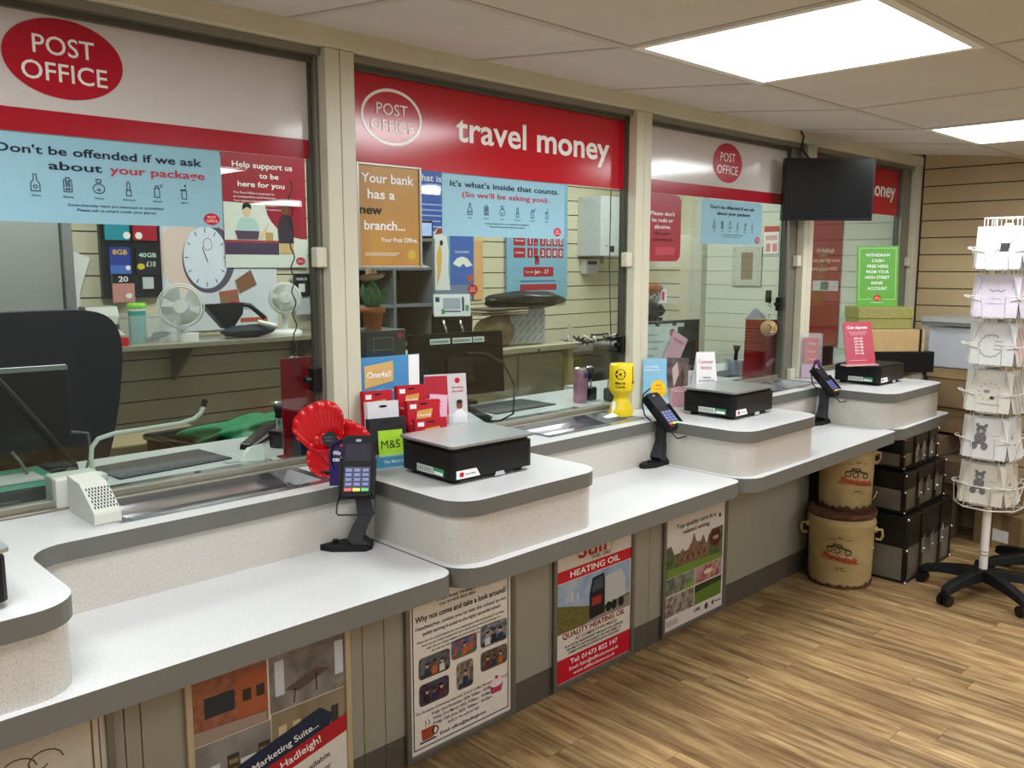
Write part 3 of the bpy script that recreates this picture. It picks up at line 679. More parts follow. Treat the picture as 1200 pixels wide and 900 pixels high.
# ================================================================== POSTERS UNDER THE COUNTER
frame_m = M('poster_frame_grey', '#77746c', rough=.35, metal=.5)
def under_poster(label, xa, xb, bg='#e4ddd2', wood_f=False):
    w_ = (xb-xa)/2
    t = thing('framed_poster', label, 'poster', ((xa+xb)/2, YP-.001, .012), 0, 'framed posters under the counter')
    f = MB(); fm = M('pale_wood_frame', '#b9a684', rough=.5) if wood_f else frame_m; b = .016
    for a in ((-w_, 0, -w_+b, .64), (w_-b, 0, w_, .64), (-w_+b, 0, w_-b, b), (-w_+b, .64-b, w_-b, .64)): f.box(a[0], -.012, a[1], a[2], 0, a[3], fm)
    f.build('frame', t, .002)
    bx('sheet', t, -w_+b, -.004, b, w_-b, -.001, .64-b, ink(bg)); return t, w_-b
B = -.004
# 1 far left: scroll drawing
t, w_ = under_poster('cream poster with brown scrollwork under the counter, leftmost and nearly out of frame', .16, .60, '#c9bfb0')
m = MB()
for r_ in ((.175, .179), (.19, .193)): m.rect(r_[0], .03, r_[1], .6, ink('#6b5a40'), 1, B)
for q in range(3):
    m.line([(-.02+.05*q+.04*math.cos(a/5)*(1-a/40), .40+.03*math.sin(a/5)*(1-a/40)) for a in range(0, 30, 2)], .003, ink('#6b5a40'), 1, B)
m.build('printing', t)
# 2 homes
t, w_ = under_poster('housing poster in a pale wood frame with room photographs and a red band', .755, 1.195, '#ddd6cb', True)
m = MB(); br = M('photo_brick', '#7d4a36', rough=.4, h2='#9b6047', scale=50); m.rect(-w_, .30, -.015, .60, br, 1, B)
m.rect(-w_+.03, .36, -.10, .41, ink('#2b3038'), 2, B); m.rect(-.095, .33, -.015, .44, ink('#a4593a'), 2, B)
for q in (-.08, -.045): m.rect(q, .37, q+.022, .40, ink('#3a2c28'), 3, B)
m.poly([(-w_, .302), (-.02, .302), (-.02, .325), (-w_, .335)], ink('#9c8a80'), 2, B)
m.rect(-.01, .31, w_, .60, M('photo_room', '#8c8880', rough=.4, h2='#5a5650', scale=14), 1, B); m.poly([(.03, .36), (.12, .39), (.16, .375), (.07, .345)], ink('#5a4a3e'), 2, B)
for q in (.0, .17): m.rect(q+.005, .35, q+.03, .44, ink('#c6ccd2'), 2, B)
m.line([(.06, .355), (.055, .32)], .003, blackp, 3, B); m.line([(.12, .375), (.12, .33)], .003, blackp, 3, B)
m.rect(-w_, .02, -.01, .298, M('photo_lounge', '#8f8f8c', rough=.4, h2='#6b6862', scale=9), 1, B); m.rect(-w_+.02, .16, -w_+.06, .24, ink('#c5cbd0'), 3, B); m.rect(-w_+.027, .17, -w_+.053, .23, ink('#6b7278'), 4, B)
for q in (-.125, -.045):
    m.rect(q, .15, q+.03, .25, ink('#3d352c'), 2, B)
    for k in range(4): m.rect(q+.003, .16+k*.022, q+.027, .172+k*.022, ink('#8a7355'), 3, B)
m.rect(-.092, .18, -.052, .23, ink('#d2d4d2'), 2, B); m.poly([(-.12, .12), (-.04, .14), (-.02, .12), (-.10, .09)], ink('#a9987c'), 2, B)
m.rect(-.008, .14, w_, .308, M('photo_hall', '#9a8c72', rough=.4, h2='#7c6e58', scale=8), 1, B)
for q in (.01, .05, .12, .16): m.rect(q, .19, q+.022, .27, ink('#c9b58e' if q < .1 else '#3a3936'), 2, B)
m.poly([(-w_, .185), (.127, .278), (.165, .25), (.15, .21), (-w_, .13)], ink('#202c45'), 4, B)
m.poly([(-w_, .135), (w_, .235), (w_, .187), (-w_, .09)], ink('#b3222b'), 5, B)
m.poly([(-w_, .09), (w_, .187), (w_, .018), (-w_, .018)], ink('#ddd6cb'), 5, B)
a_ = R(14.5)
m.text('Home & Marketing Suite...', -.16, .158, .017, whitep, .29, 'L', 6, B, .012, rot=a_); m.text('Open in Hadleigh!', -.10, .128, .020, whitep, .235, 'L', 7, B, .012, rot=a_)
m.text('New homes available', -.06, .083, .015, ink('#55504c'), .22, 'L', 7, B, rot=a_); m.text('on the Manor', .03, .075, .015, ink('#55504c'), .13, 'L', 7, B, rot=a_)
m.build('printing', t)
# 3 why not come
t, w_ = under_poster('white poster headed Why not come and take a look around, in a grey frame', 1.375, 1.80)
m = MB(); m.line([(-w_+.012, .03), (w_-.012, .03), (w_-.012, .59), (-w_+.012, .59)], .0035, ink('#1c2230'), 1, B, True)
m.text('Wharf Road, Hadleigh, Suffolk', 0, .452, .009, blackp, .2, 'C', 2, B); m.text('Tel: 01473 822 000', -.02, .437, .008, blackp, .14, 'C', 2, B)
m.text('Why not come and take a look around?', 0, .408, .017, blackp, .35, 'C', 2, B, .02)
for i, s_ in enumerate(['Headteacher, invites you to visit the school to see', 'quality learning in action in this highly successful school']): m.text(s_, 0, .384-i*.019, .011, ink('#3a3a3e'), [.35, .3][i], 'C', 2, B)
for i in range(4): m.text('Please see our school website for more details about visits and learning in our classrooms'[i:86-i*9], 0, .345-i*.012, .007, ink('#4a4a4e'), .34-i*.035, 'C', 2, B)
ph = [(-.165, .235, .115, .065, '#5b6a74', '#4a3228'), (-.045, .255, .10, .06, '#35557f', '#b5562c'), (.07, .255, .11, .07, '#3c4a4c', '#8b9299'), (-.165, .155, .11, .065, '#4a3f5c', '#28202a'), (-.025, .155, .065, .085, '#4a4640', '#9c8a7c'), (.07, .18, .11, .062, '#3a3a38', '#6d5c4c')]
for i, (x, z, a, b, c1, c2) in enumerate(ph):
    m.poly([(x+p, z+q) for p, q in rrect(0, 0, a, b, .012, 3)], M('photo_sq%d' % i, c1, rough=.4, h2=c2, scale=45, lo=.4, hi=.6), 2, B)
    m.rect(x+.006, z+.004, x+a-.006, z+b*.22, ink(['#3a3028', '#4c6a3c', '#2c2a30', '#50404a', '#30343c', '#4a3c30'][i]), 3, B)
    for k in range(1 if i in (1, 4) else 3):
        fx_ = x+a*((.25+.24*k) if i not in (1, 4) else .5); hz = z+b*(.58+.05*((k+i) % 2)); u = b*.13 if i != 4 else b*.11
        m.poly([(fx_-u*1.3, z+.006), (fx_+u*1.3, z+.006), (fx_+u*1.0, hz-u*1.2), (fx_-u*1.0, hz-u*1.2)], ink(['#2b3350', '#b8602c', '#c9ccd0', '#23262e', '#27304e', '#5c2a30'][(i+k) % 6]), 4, B)
        m.disc(fx_, hz, u*.7, u*.95, ink(['#c99c80', '#8a5c44', '#d2ab90'][k]), 5, B, 10); m.disc(fx_, hz+u*.55, u*.72, u*.5, ink('#2a2020'), 6, B, 10)
for i, (s_, ww) in enumerate([('The Academy Committee also host School Coffee Mornings, open to all', .36), ('Friday 22nd November 2024, 9:00am - 10:30am', .24), ('Friday 21st March 2025, 9:00am - 10:30am', .23), ('Friday 13th June 2025, 9:00am - 10:30am', .23), ('held in the school hall', .12)]): m.text(s_, -.0 if i else -.0, .133-i*.016, .0095, ink('#33343a'), ww, 'C', 2, B, .008 if 0 < i < 4 else 0)
m.text('Email: office@hadleigh.net', 0, .045, .010, ink('#33343a'), .18, 'C', 2, B)
m.poly([(-.155, .05), (-.115, .05), (-.11, .085), (-.16, .085)], ink('#a3492c'), 2, B); m.ring(-.108, .068, .012, .013, .004, blackp, 2, B); m.rect(-.165, .043, -.105, .048, blackp, 2, B)
for q in (-.145, -.132): m.line([(q, .09), (q+.004, .1), (q, .108)], .002, blackp, 2, B)
m.poly([(.115, .095), (.155, .095), (.163, .125), (.107, .125)], ink('#b03a5c'), 2, B); m.disc(.135, .128, .028, .014, ink('#e9d3d8'), 3, B, 16); m.disc(.135, .145, .006, .006, redp, 3, B, 10)
m.build('printing', t)
# 4 heating oil
t, w_ = under_poster('red and white heating oil poster with a lorry photograph, in a grey frame', 1.975, 2.40, '#dad2c6')
m = MB(); m.text('Stiff', -.01, .43, .052, ink('#b01a26'), .16, 'C', 3, B, .02); m.text('FUEL OILS', .03, .413, .012, ink('#5a5450'), .10, 'C', 3, B)
m.poly([(.08, .43), (.085, .47), (.11, .49), (.10, .45)], ink('#c9a63a'), 3, B); m.rect(-w_+.0, .365, w_, .405, redp, 2, B); m.text('HEATING OIL', 0, .375, .021, whitep, .26, 'C', 3, B, .02)
m.rect(-w_+.006, .215, w_-.006, .362, M('photo_sky', '#6d90bd', rough=.4, h2='#b4bfc8', scale=12, lo=.3, hi=.7), 1, B)
m.poly([(-w_+.006, .19), (w_-.006, .19), (w_-.006, .24), (-.03, .25), (-w_+.006, .29)], M('photo_field', '#4a5328', rough=.4, h2='#7a6a35', scale=120), 2, B); m.poly([(-.06, .19), (w_-.006, .19), (w_-.006, .235), (.0, .215)], ink('#8a8178'), 3, B)
m.poly([(-.03, .20), (-.03, .29), (-.015, .345), (.045, .35), (.05, .30), (.05, .205)], ink('#15171c'), 4, B); m.poly([(.05, .23), (.05, .335), (.14, .34), (.165, .30), (.165, .24)], ink('#b9beb8'), 4, B); m.poly([(-.022, .295), (-.01, .335), (.035, .34), (.04, .30)], ink('#3c4a58'), 5, B); m.rect(-.02, .245, .03, .275, ink('#9c2a28'), 5, B)
for q in (.0, .07, .10, .14): m.disc(q, .22, .016, .018, blackp, 5, B, 16)
m.line([(-.12, .29), (-.12, .32)], .003, ink('#eeeeee'), 3, B); m.line([(-.09, .29), (-.09, .315)], .003, ink('#eeeeee'), 3, B)
m.text('QUALITY HEATING OIL', 0, .168, .019, ink('#8c1524'), .33, 'C', 2, B, .02); m.text('AT COMPETITIVE PRICES', .01, .149, .012, ink('#6a5a58'), .22, 'C', 2, B)
for i, s_ in enumerate(['AS A LOCAL, INDEPENDENT SPECIALIST FUEL SUPPLIER,', 'WE AIM TO DELIVER QUALITY OIL AND DIESEL AT', 'COMPETITIVE PRICES ACROSS SUFFOLK AND ESSEX']): m.text(s_, 0, .135-i*.013, .0085, blackp, .31-.02*i, 'C', 2, B, .012)
m.rect(-w_, .018, w_, .100, redp, 1, B); m.text('Tel: 01473 822 147', 0, .072, .017, whitep, .25, 'C', 2, B, .016); m.text('Email: Sales@stifffuelsons.co.uk', 0, .05, .012, whitep, .26, 'C', 2, B, .008); m.text('www.stifflandsons.co.uk', 0, .03, .012, whitep, .22, 'C', 2, B, .008)
m.build('printing', t)
# 5 care home
t, w_ = under_poster('care home poster reading Top quality care in a relaxed setting, rightmost under the counter', 2.575, 3.01, '#d8cfc6')
m = MB(); m.rect(-.05, .455, .06, .459, ink('#8a8078'), 2, B)
m.text('Top quality care in a', -.0, .408, .018, ink('#3a2c30'), .27, 'C', 2, B); m.text('relaxed setting', 0, .38, .018, ink('#3a2c30'), .18, 'C', 2, B); m.disc(.165, .405, .008, .01, ink('#3a2c30'), 2, B, 12)
m.rect(-w_+.01, .225, w_-.012, .31, M('photo_trees', '#3c4a2a', rough=.4, h2='#5f6e45', scale=30), 1, B)
m.poly([(.08, .31), (w_-.012, .31), (w_-.012, .36), (.11, .358), (.085, .335)], M('photo_trees'), 2, B); m.poly([(-w_+.01, .305), (-w_+.06, .305), (-w_+.035, .35), (-w_+.01, .345)], M('photo_trees'), 2, B)
m.poly([(-.12, .255), (-.12, .30), (-.09, .325), (-.07, .30), (-.03, .335), (-.015, .37), (.0, .335), (.03, .325), (.05, .35), (.07, .31), (.09, .30), (.09, .255)], M('photo_house', '#8a6a52', rough=.4, h2='#6b4f3d', scale=40), 3, B)
for k in range(5): m.rect(-.10+k*.038, .275, -.09+k*.038, .29, ink('#3a3230'), 4, B)
m.poly([(-w_+.01, .225), (w_-.012, .225), (w_-.012, .25), (-w_+.01, .262)], ink('#6d8a3a'), 4, B); m.disc(.135, .32, .038, .035, ink('#5a1f24'), 5, B, 20); m.text('CQC', .135, .315, .012, whitep, .04, 'C', 6, B)
m.rect(-w_+.01, .155, -.005, .222, M('photo_garden', '#4d5440', rough=.4, h2='#8c9484', scale=30), 1, B); m.poly([(-.10, .155), (-.005, .155), (-.005, .19)], ink('#7f9a45'), 2, B)
m.rect(.0, .155, w_-.012, .222, M('photo_dining', '#b79b8c', rough=.4, h2='#8c3a48', scale=35), 1, B); m.disc(.09, .19, .03, .01, ink('#e2cfae'), 2, B, 16)
m.rect(-w_+.01, .07, -.005, .15, M('photo_chairs', '#a7a296', rough=.4, h2='#5c4a3a', scale=45), 1, B); m.rect(.0, .07, w_-.012, .15, ink('#5d7a2f'), 1, B); m.poly([(.0, .12), (w_-.012, .13), (w_-.012, .15), (.0, .15)], ink('#2c3822'), 2, B)
for i in range(3): m.rect(-w_+.012, .05-i*.008, -w_+.09, .053-i*.008, ink('#6a6460'), 2, B)
m.text('CARE', .02, .042, .014, blackp, .045, 'C', 2, B, .02); m.disc(.085, .045, .012, .014, ink('#44406a'), 2, B, 12); m.poly([(.12, .05), (.14, .06), (.135, .035)], ink('#2c2630'), 2, B); m.rect(.145, .044, .19, .05, ink('#6a6070'), 2, B)
m.build('printing', t)
# ================================================================== POSTAL SCALES
def scale(loc, rz, label, w_=.26, d_=.205, plate=True):
    t = thing('postal_scale', label, 'scale', loc, rz, 'black postal scales on the counter blocks')
    MB().prism(rrect(-w_/2, -d_/2, w_/2, d_/2, .016, 3), .012, .078, black, black, smooth=False).build('body', t, .002)
    MB().prism(rrect(-w_/2+.006, -d_/2+.006, w_/2-.006, d_/2-.006, .014, 3), .078, .083, blackm).build('body_rim', t, .001)
    for sx in (-1, 1):
        for sy in (-1, 1): MB().cyl((sx*(w_/2-.03), sy*(d_/2-.03), 0), (sx*(w_/2-.03), sy*(d_/2-.03), .013), .013, blackm, n=14).build('foot', t)
    p = MB(); W2, D2 = w_/2+.004, d_/2+.004
    p.prism(rrect(-W2, -D2, W2, D2, .012, 4), .088, .094, steel).prism(rrect(-W2+.03, -D2+.03, W2-.03, D2-.03, .01, 3), .083, .088, blackm)
    if plate: p.build('weighing_plate', t, .0015)
    m = MB(); y = -d_/2; m.poly([(-w_/2+.012, .014), (-w_/2+.085, .014), (-w_/2+.073, .034), (-w_/2+.012, .034)], paper, 1, y); m.disc(-w_/2+.028, .024, .007, .006, redp, 2, y, 14); m.text('Post Office', -w_/2+.055, .022, .004, navyp, .03, 'C', 2, y)
    m.poly([(.0, .004), (.035, .004), (.03, .014), (.005, .014)], ink('#b9bcbd'), 1, y); m.build('front_sticker', t)
    s = MB(); s.T = Matrix.Translation((-w_/2, 0, 0)) @ Matrix.Rotation(R(-90), 4, 'Z')
    s.rect(-.035, .016, .03, .034, ink('#c9cfc8'), 1); s.rect(.03, .016, .072, .034, ink('#3f8f5f'), 1); s.rect(.034, .018, .068, .026, paper, 2)
    for i in range(7): s.rect(-.03+i*.008, .02, -.026+i*.008, .031, ink('#8a8f88'), 2)
    s.build('side_sticker', t)
    return t
scale((.19, 1.53, ZU), 0, 'black postal scale with steel plate cut off by the left edge of the photo', .28, .23)
scale((1.405, 1.60, ZU), -2, 'black postal scale with steel plate beside the gift card rack')
scale((2.625, 1.61, ZU), 0, 'black postal scale with steel plate in front of the customer notice card')
scale((3.79, 1.62, ZU), 0, 'black postal scale carrying the red coin deposits sign', plate=False).children
# ================================================================== CARD TERMINALS
def terminal(loc, rz, label, card=None, screen='#1c1828', tilt=28):
    t = thing('card_terminal', label, 'card reader', loc, rz, 'card readers on stands'); t.scale = (.86, .86, .88)
    MB().prism([(-.105, -.012), (-.06, -.034), (.03, -.034), (.045, -.015), (.045, .02), (.02, .034), (-.05, .03), (-.105, .012)], 0, .016, blackm).cyl((-.055, 0, .016), (-.055, 0, .024), .008, black, n=12).build('foot', t, .003)
    k = MB(); a = [(.02, 0, .012), (.0, .0, .03), (.012, .0, .06), (.028, .002, .09), (.022, .0, .14), (.012, -.004, .165)]
    sec = [(.024, .026), (.022, .024), (.021, .019), (.02, .018), (.02, .018), (.021, .019)]
    vs = []
    for (x, y, z), (p, q) in zip(a, sec): vs += [(x-p, y-q, z), (x+p, y-q, z), (x+p, y+q, z), (x-p, y+q, z)]
    n = len(a); k.add(vs, [(4*i+j, 4*i+(j+1) % 4, 4*i+4+(j+1) % 4, 4*i+4+j) for i in range(n-1) for j in range(4)] + [(3, 2, 1, 0), (4*n-4, 4*n-3, 4*n-2, 4*n-1)], M('stand_grey_black', '#24262a', rough=.5)); k.build('stand_neck', t, .003)
    T = Matrix.Translation((.012, -.012, .225 if tilt < 40 else .205)) @ Matrix.Rotation(R(-tilt), 4, 'X')
    b = MB(); b.T = T; b.prism(rrect(-.042, -.082, .042, .082, .012, 3), -.006, .024, M('reader_black', '#0a0b0d', rough=.55, spec=.2), axis='y'); b.build('reader_body', t, .003)
    c = MB(); c.T = T; c.box(-.048, .0, -.086, .048, .012, -.07, blackm).box(-.048, -.014, -.086, -.042, .012, .02, blackm).box(.042, -.014, -.086, .048, .012, .02, blackm); c.build('cradle', t, .002)
    s = MB(); s.T = T; s.rect(-.034, .012, .034, .058, M('terminal_screen', screen, rough=.45, emis=.1, spec=.15), 1, -.006); s.disc(0, .068, .008, .004, ink('#9a9aa0'), 1, -.006, 16); s.build('screen', t)
    kb = MB(); kb.T = T; kc = M('key_lit', '#5f68a8', rough=.4, emis=.12)
    kb.rect(-.034, -.062, .034, -.004, ink('#1b1e38'), 1, -.006)
    for i in range(3):
        for j in range(4):
            x = -.0225+i*.0225; z = -.013-j*.0125; kb.box(x-.008, -.0085, z-.004, x+.008, -.006, z+.004, kc if j < 3 else kc)
    for i, cc in enumerate(('#c93a34', '#e3c93a', '#3fae5c')): kb.box(-.033+i*.0225, -.009, -.069, -.0135+i*.0225, -.006, -.061, M('key_'+cc[1:], cc, rough=.4, emis=.3))
    kb.build('keypad', t)
    w_ = MB(); w_.T = T; w_.tube([(-.046, .012, -.075), (-.05, -.004, -.105), (-.05, -.004, -.125), (-.045, -.004, -.13), (.045, -.004, -.13), (.05, -.004, -.125), (.05, -.004, -.105), (.046, .012, -.075)], .0025, black); w_.build('wire_loop', t)
    MB().tube([(-.03, .02, .29), (-.062, .03, .27), (-.066, .03, .23), (-.05, .03, .19), (-.02, .02, .165)], .003, black).build('cable', t)
    if card:
        p = MB(); p.T = Matrix.Translation(card[0]) @ Matrix.Rotation(R(card[1]), 4, 'Z') @ Matrix.Rotation(R(-8), 4, 'X')
        h = card[2]; w2 = card[3]
        p.prism([(-w2, -h), (w2, -h)] + [(w2*math.cos(R(a)), h*.6+w2*.5*math.sin(R(a))) for a in range(0, 181, 20)], 0, .003, M('purple_card', '#2b1a5e', rough=.3), axis='y')
        o = oval(p, 0, h*.62, w2*.25, w2*.17, redp, whitep, 1)
        p.text('Win', -w2*.75, h*.28, .011, whitep, w2*.6, 'L', 2, 0, .03); p.text('cash', -w2*.75, h*.06, .011, whitep, w2*.8, 'L', 2, 0, .03); p.build('purple_advert_card', t)
    return t
terminal((1.105, 1.655, ZS), -42, 'card reader on a bent black stand beside the red poppy, facing the camera', ((-.035, .03, .225), 0, .075, .036))
terminal((2.315, 1.68, ZS), 2, 'card reader on a bent black stand between the yellow collecting box and a scale', tilt=46)
terminal((3.425, 1.655, ZS), 2, 'furthest card reader on a black stand, before the coin deposits scale', ((0.01, .035, .255), 0, .045, .036), tilt=44)

# ================================================================== POPPY COLLECTING TOPPER
t = thing('paper_poppy', 'large glossy red poppy with black centre standing by the leftmost card reader', 'poppy', (1.132, 1.79, ZU), -45)
pet = MB(); rp = M('poppy_red', '#d0121a', rough=.28, var=.06, scale=25, bump=.2)
def petal(cx, cz, rx, rz, y0, ph, rot):
    n = 60; k = 7; vs = [(cx*.2, y0, cz*.2)]
    for j in range(1, k+1):
        f = j/k
        for i in range(n):
            a = 2*PI*i/n; rr_ = f*(1+.05*math.sin(3*a+ph))
            x = rx*rr_*math.cos(a); z = rz*rr_*math.sin(a)
            xr = x*math.cos(rot)-z*math.sin(rot); zr = x*math.sin(rot)+z*math.cos(rot)
            vs.append((cx*(.2+.8*f)+xr, y0-.018*f*f+.0025*math.sin(i*PI*2/n*15)*f, cz*(.2+.8*f)+zr))
    fs = [(0, 1+i, 1+(i+1) % n) for i in range(n)] + [(1+(j-1)*n+i, 1+j*n+i, 1+j*n+(i+1) % n, 1+(j-1)*n+(i+1) % n) for j in range(1, k) for i in range(n)]
    mm = MB(); mm.add(vs, fs, rp, True); o = mm.build('petal', t); s_ = o.modifiers.new('thick', 'SOLIDIFY'); s_.thickness = .0025; return o
petal(-.024, .128, .064, .058, .0, 0, .5); petal(-.006, .052, .054, .054, .004, 2, -.2); petal(.046, .102, .050, .036, .012, 1, -.35)
MB().cyl((.0, -.012, .096), (.0, -.026, .096), .017, M('poppy_centre', '#23262a', rough=.6), n=28).build('centre', t)
m = MB(); m.text('POPPY', 0, .098, .0045, ink('#777777'), .02, 'C', 1, -.026); m.text('APPEAL', 0, .090, .0045, ink('#777777'), .022, 'C', 1, -.026); m.build('lettering', t)
MB().box(-.03, -.004, 0, .03, .05, .012, black).box(-.006, .006, .01, .006, .012, .1, black).build('stand', t, .002)
# red acrylic sheet leaning inside the glass, navy box edge
t = thing('red_acrylic_panel', 'tall plain red panel just inside the glass, left of the poppy', 'panel', (1.15, 2.03, ZU))
MB().box(-.012, 0, .003, .095, .006, .268, M('red_acrylic', '#8e0f1c', rough=.15)).build('sheet', t, .001); bx('foot', t, -.012, -.01, 0, .095, .04, .004, M('red_acrylic'))
tag(bx('navy_folder', None, -.012, -.02, 0, .012, .02, .09, navyp), 'narrow navy box edge showing beside the red poppy', 'box').location = (1.165, 1.99, ZU)
# ================================================================== INTERCOM
t = thing('counter_intercom', 'pale grey counter intercom wedge with a slotted speaker, at the lower left of the glass', 'intercom', (.585, 1.755, ZU))
gp = beige_pl
MB().prism([(0, 0), (0, .026), (.075, .072), (.15, .078), (.15, 0)], -.020, .032, gp, axis='x').build('front_housing', t, .004)
s = MB()
ang = math.atan2(.046, .075)
s.T = Matrix.Translation((.003, 0, .026)) @ Matrix.Rotation(ang-PI/2+PI/2, 4, 'X')
for i in range(8):
    for j in range(7): 
        xx = -.016+.006*i+(.003 if j % 2 else 0); yy = .012+.009*j
        if -.017 < xx < .029: s.box(xx-.0012, yy, .0, xx+.0012, yy+.006, .0008, blackm)
s.build('speaker_slot', t)
MB().box(-.035, .175, 0, .06, .25, .065, gp).build('rear_housing', t, .004)
MB().tube([(.085, .31, .03), (.083, .315, .07), (.088, .32, .095), (.105, .325, .112), (.14, .325, .119), (.22, .325, .121), (.30, .325, .123), (.335, .325, .130), (.352, .325, .142), (.362, .325, .160)], .0055, gp, n=10).build('gooseneck', t)
MB().cyl((.361, .325, .158), (.366, .325, .176), .007, black, n=12).build('microphone_tip', t)
bx('gooseneck_base', t, .06, .29, 0, .11, .335, .035, gp, bevel=.004)

# ================================================================== STAFF DESK, FIRST BAY
def mat_(loc, w_, d_, rz, label):
    t = tag(MB().box(-w_/2, -d_/2, 0, w_/2, d_/2, .004, M('dark_grey_mat', '#3b3c40', rough=.75)).build('desk_mat', None, .001), label, 'mat', 'dark desk mats'); t.location = loc; t.rotation_euler[2] = R(rz)
mat_((.885, 2.205, ZU), .30, .17, 5, 'dark grey desk mat behind the leftmost coin tray')
mat_((2.17, 2.235, ZU), .30, .18, 0, 'dark grey desk mat below the black monitor of the second bay')
mat_((3.62, 2.2, ZU), .3, .15, 0, 'dark desk mat by the pen tub in the third bay')
# stapler
t = thing('stapler', 'long black stapler on the staff desk beside crumpled white paper', 'stapler', (1.205, 2.285, ZU), 38)
MB().box(-.10, -.016, 0, .09, .016, .01, black).build('base', t, .004)
st = MB(); st.T = rotm('Y', -6, (.09, 0, .02)); st.prism([(-.11, .018), (-.10, .035), (.06, .046), (.095, .04), (.095, .016)], -.014, .014, black, axis='y'); st.build('arm', t, .005)
c = MB(); c.T = st.T; c.box(-.09, -.0155, .022, .02, .0155, .028, steel); c.build('magazine', t)
# self-inking stamp
def stamp(loc, label, rz=0):
    t = thing('hand_stamp', label, 'stamp', loc, rz, 'black hand stamps')
    MB().box(-.026, -.02, 0, .026, .02, .05, black).build('body', t, .005)
    MB().cyl((-.012, 0, .05), (-.012, 0, .085), .003, chrome, n=8).cyl((.012, 0, .05), (.012, 0, .085), .003, chrome, n=8).build('rods', t)
    MB().lathe([(.012, .082), (.010, .095), (.017, .118), (.016, .124), (.0, .125)], black, n=18).build('grip', t); MB().lathe([(.0135, .1245), (.011, .129), (.001, .130)], chrome, n=18).build('cap', t)
stamp((1.215, 2.19, ZU), 'black hand stamp with a silver-topped grip, left of the red panel', 30)
stamp((2.50, 2.14, ZU), 'black hand stamp with a silver top behind the pink drinks can', 10)
pp = MB().add([(-.03, -.025, 0), (.035, -.02, 0), (.03, .03, 0), (-.02, .02, 0), (.0, -.002, .032), (.03, .01, .04), (-.012, .01, .03)], [(0, 1, 4), (1, 2, 5), (1, 5, 4), (2, 3, 6), (2, 6, 5), (3, 0, 6), (0, 4, 6), (4, 5, 6)], paper).build('crumpled_paper'); pp.location = (1.075, 2.09, ZU+.001); pp.rotation_euler[2] = R(-30); tag(pp, 'piece of folded white paper on the desk in front of the stapler', 'paper')
gc = MB().prism(rrect(-.025, -.012, .025, .012, .004, 3), 0, .002, ink('#b9c6c0')).build('clear_card'); gc.location = (1.03, 2.10, ZU+.001); tag(gc, 'tiny pale card lying at the corner of the left desk mat', 'card')
# green bag in a black crate behind the desk
t = thing('black_crate', 'low black crate behind the staff desk with a green bag in it', 'crate', (1.365, 2.69, 0), 8)
c = MB(); 
for a in ((-.26, -.17, .26, -.15), (-.26, .15, .26, .17), (-.26, -.15, -.24, .15), (.24, -.15, .26, .15)): c.box(a[0], a[1], .5, a[2], a[3], .85, bgloss)
c.box(-.26, -.17, .49, .26, .17, .50, black); c.build('walls', t, .004)
r_ = MB(); r_.tube([(-.26, -.17, .855), (.26, -.17, .855), (.26, .17, .855), (-.26, .17, .855)], .012, bgloss, closed=True); r_.build('rim', t)
MB().box(-.24, -.15, 0, .24, .15, .489, M('cupboard_black', '#17181b', rough=.6)).build('stand', t)
def blob(name, rx, ry, rz_, mat, seed, amp=.25, n=28, k=16):
    random.seed(seed); ph = [random.uniform(0, 6.28) for _ in range(6)]
    m = MB(); m.ball((0, 0, 0), 1, mat, n, k)
    vs = []
    for v in m.v:
        f = 1+amp*(.4*math.sin(3*v.x+ph[0])*math.cos(4*v.y+ph[1])+.3*math.sin(7*v.y+5*v.z+ph[2])+.25*math.sin(9*v.x+ph[3]))
        vs.append(Vector((v.x*rx*f, v.y*ry*f, v.z*rz_*f)))
    m.v = vs; return m.build(name)
g = blob('green_bag', .22, .11, .035, M('green_fabric', '#12774a', rough=.7, bump=.3, scale=50), 4, .5); g.location = (1.37, 2.68, .865); g.rotation_euler[2] = R(18); tag(g, 'crumpled green bag lying in the black crate', 'bag')
# card box behind the desk with label
t = thing('brown_storage_box', 'brown box with a white label showing behind the desk under the chair back', 'box', (1.0, 2.62, .50)); t.location = (.95, 3.0, .40)
bx('carton', t, -.1, -.1, 0, .42, .2, .42, M('dull_card', '#8f8061', rough=.8), bevel=.006); m = MB(); m.rect(-.09, .33, .02, .41, ink('#b9c3cb'), 1, -.1); 
for i in range(4): m.rect(-.08+i*.025, .35, -.066+i*.025, .38, ink('#7d8894'), 2, -.1)
m.build('label', t)
# office chair
t = thing('office_chair', 'dark blue-black office chair with a large rounded back, leftmost bay', 'chair', (.80, 2.86, 0), 4)
fab = M('chair_fabric', '#1a2036', rough=.8, h2='#0e111e', scale=6, lo=.3, hi=.7)
pts = []
for i in range(48):
    a = 2*PI*i/48; e = .42; cx_ = math.copysign(abs(math.cos(a))**e, math.cos(a)); sz_ = math.copysign(abs(math.sin(a))**e, math.sin(a))
    wdt = .24-.065*((1-sz_)/2)**2*1.6; pts.append((cx_*wdt, .985+sz_*.29))
MB().prism(pts, -.035, .035, fab, axis='y').build('backrest', t, .02, 4)
bm = MB(); bm.box(-.03, .035, .4, .03, .065, .9, blackm); bm.build('back_bar', t, .006)
MB().prism(rrect(-.17, -.42, .19, -.04, .1, 6), .42, .50, fab).build('seat', t, .02, 3)
MB().cyl((0, -.25, .1), (0, -.25, .42), .028, black).build('column', t)
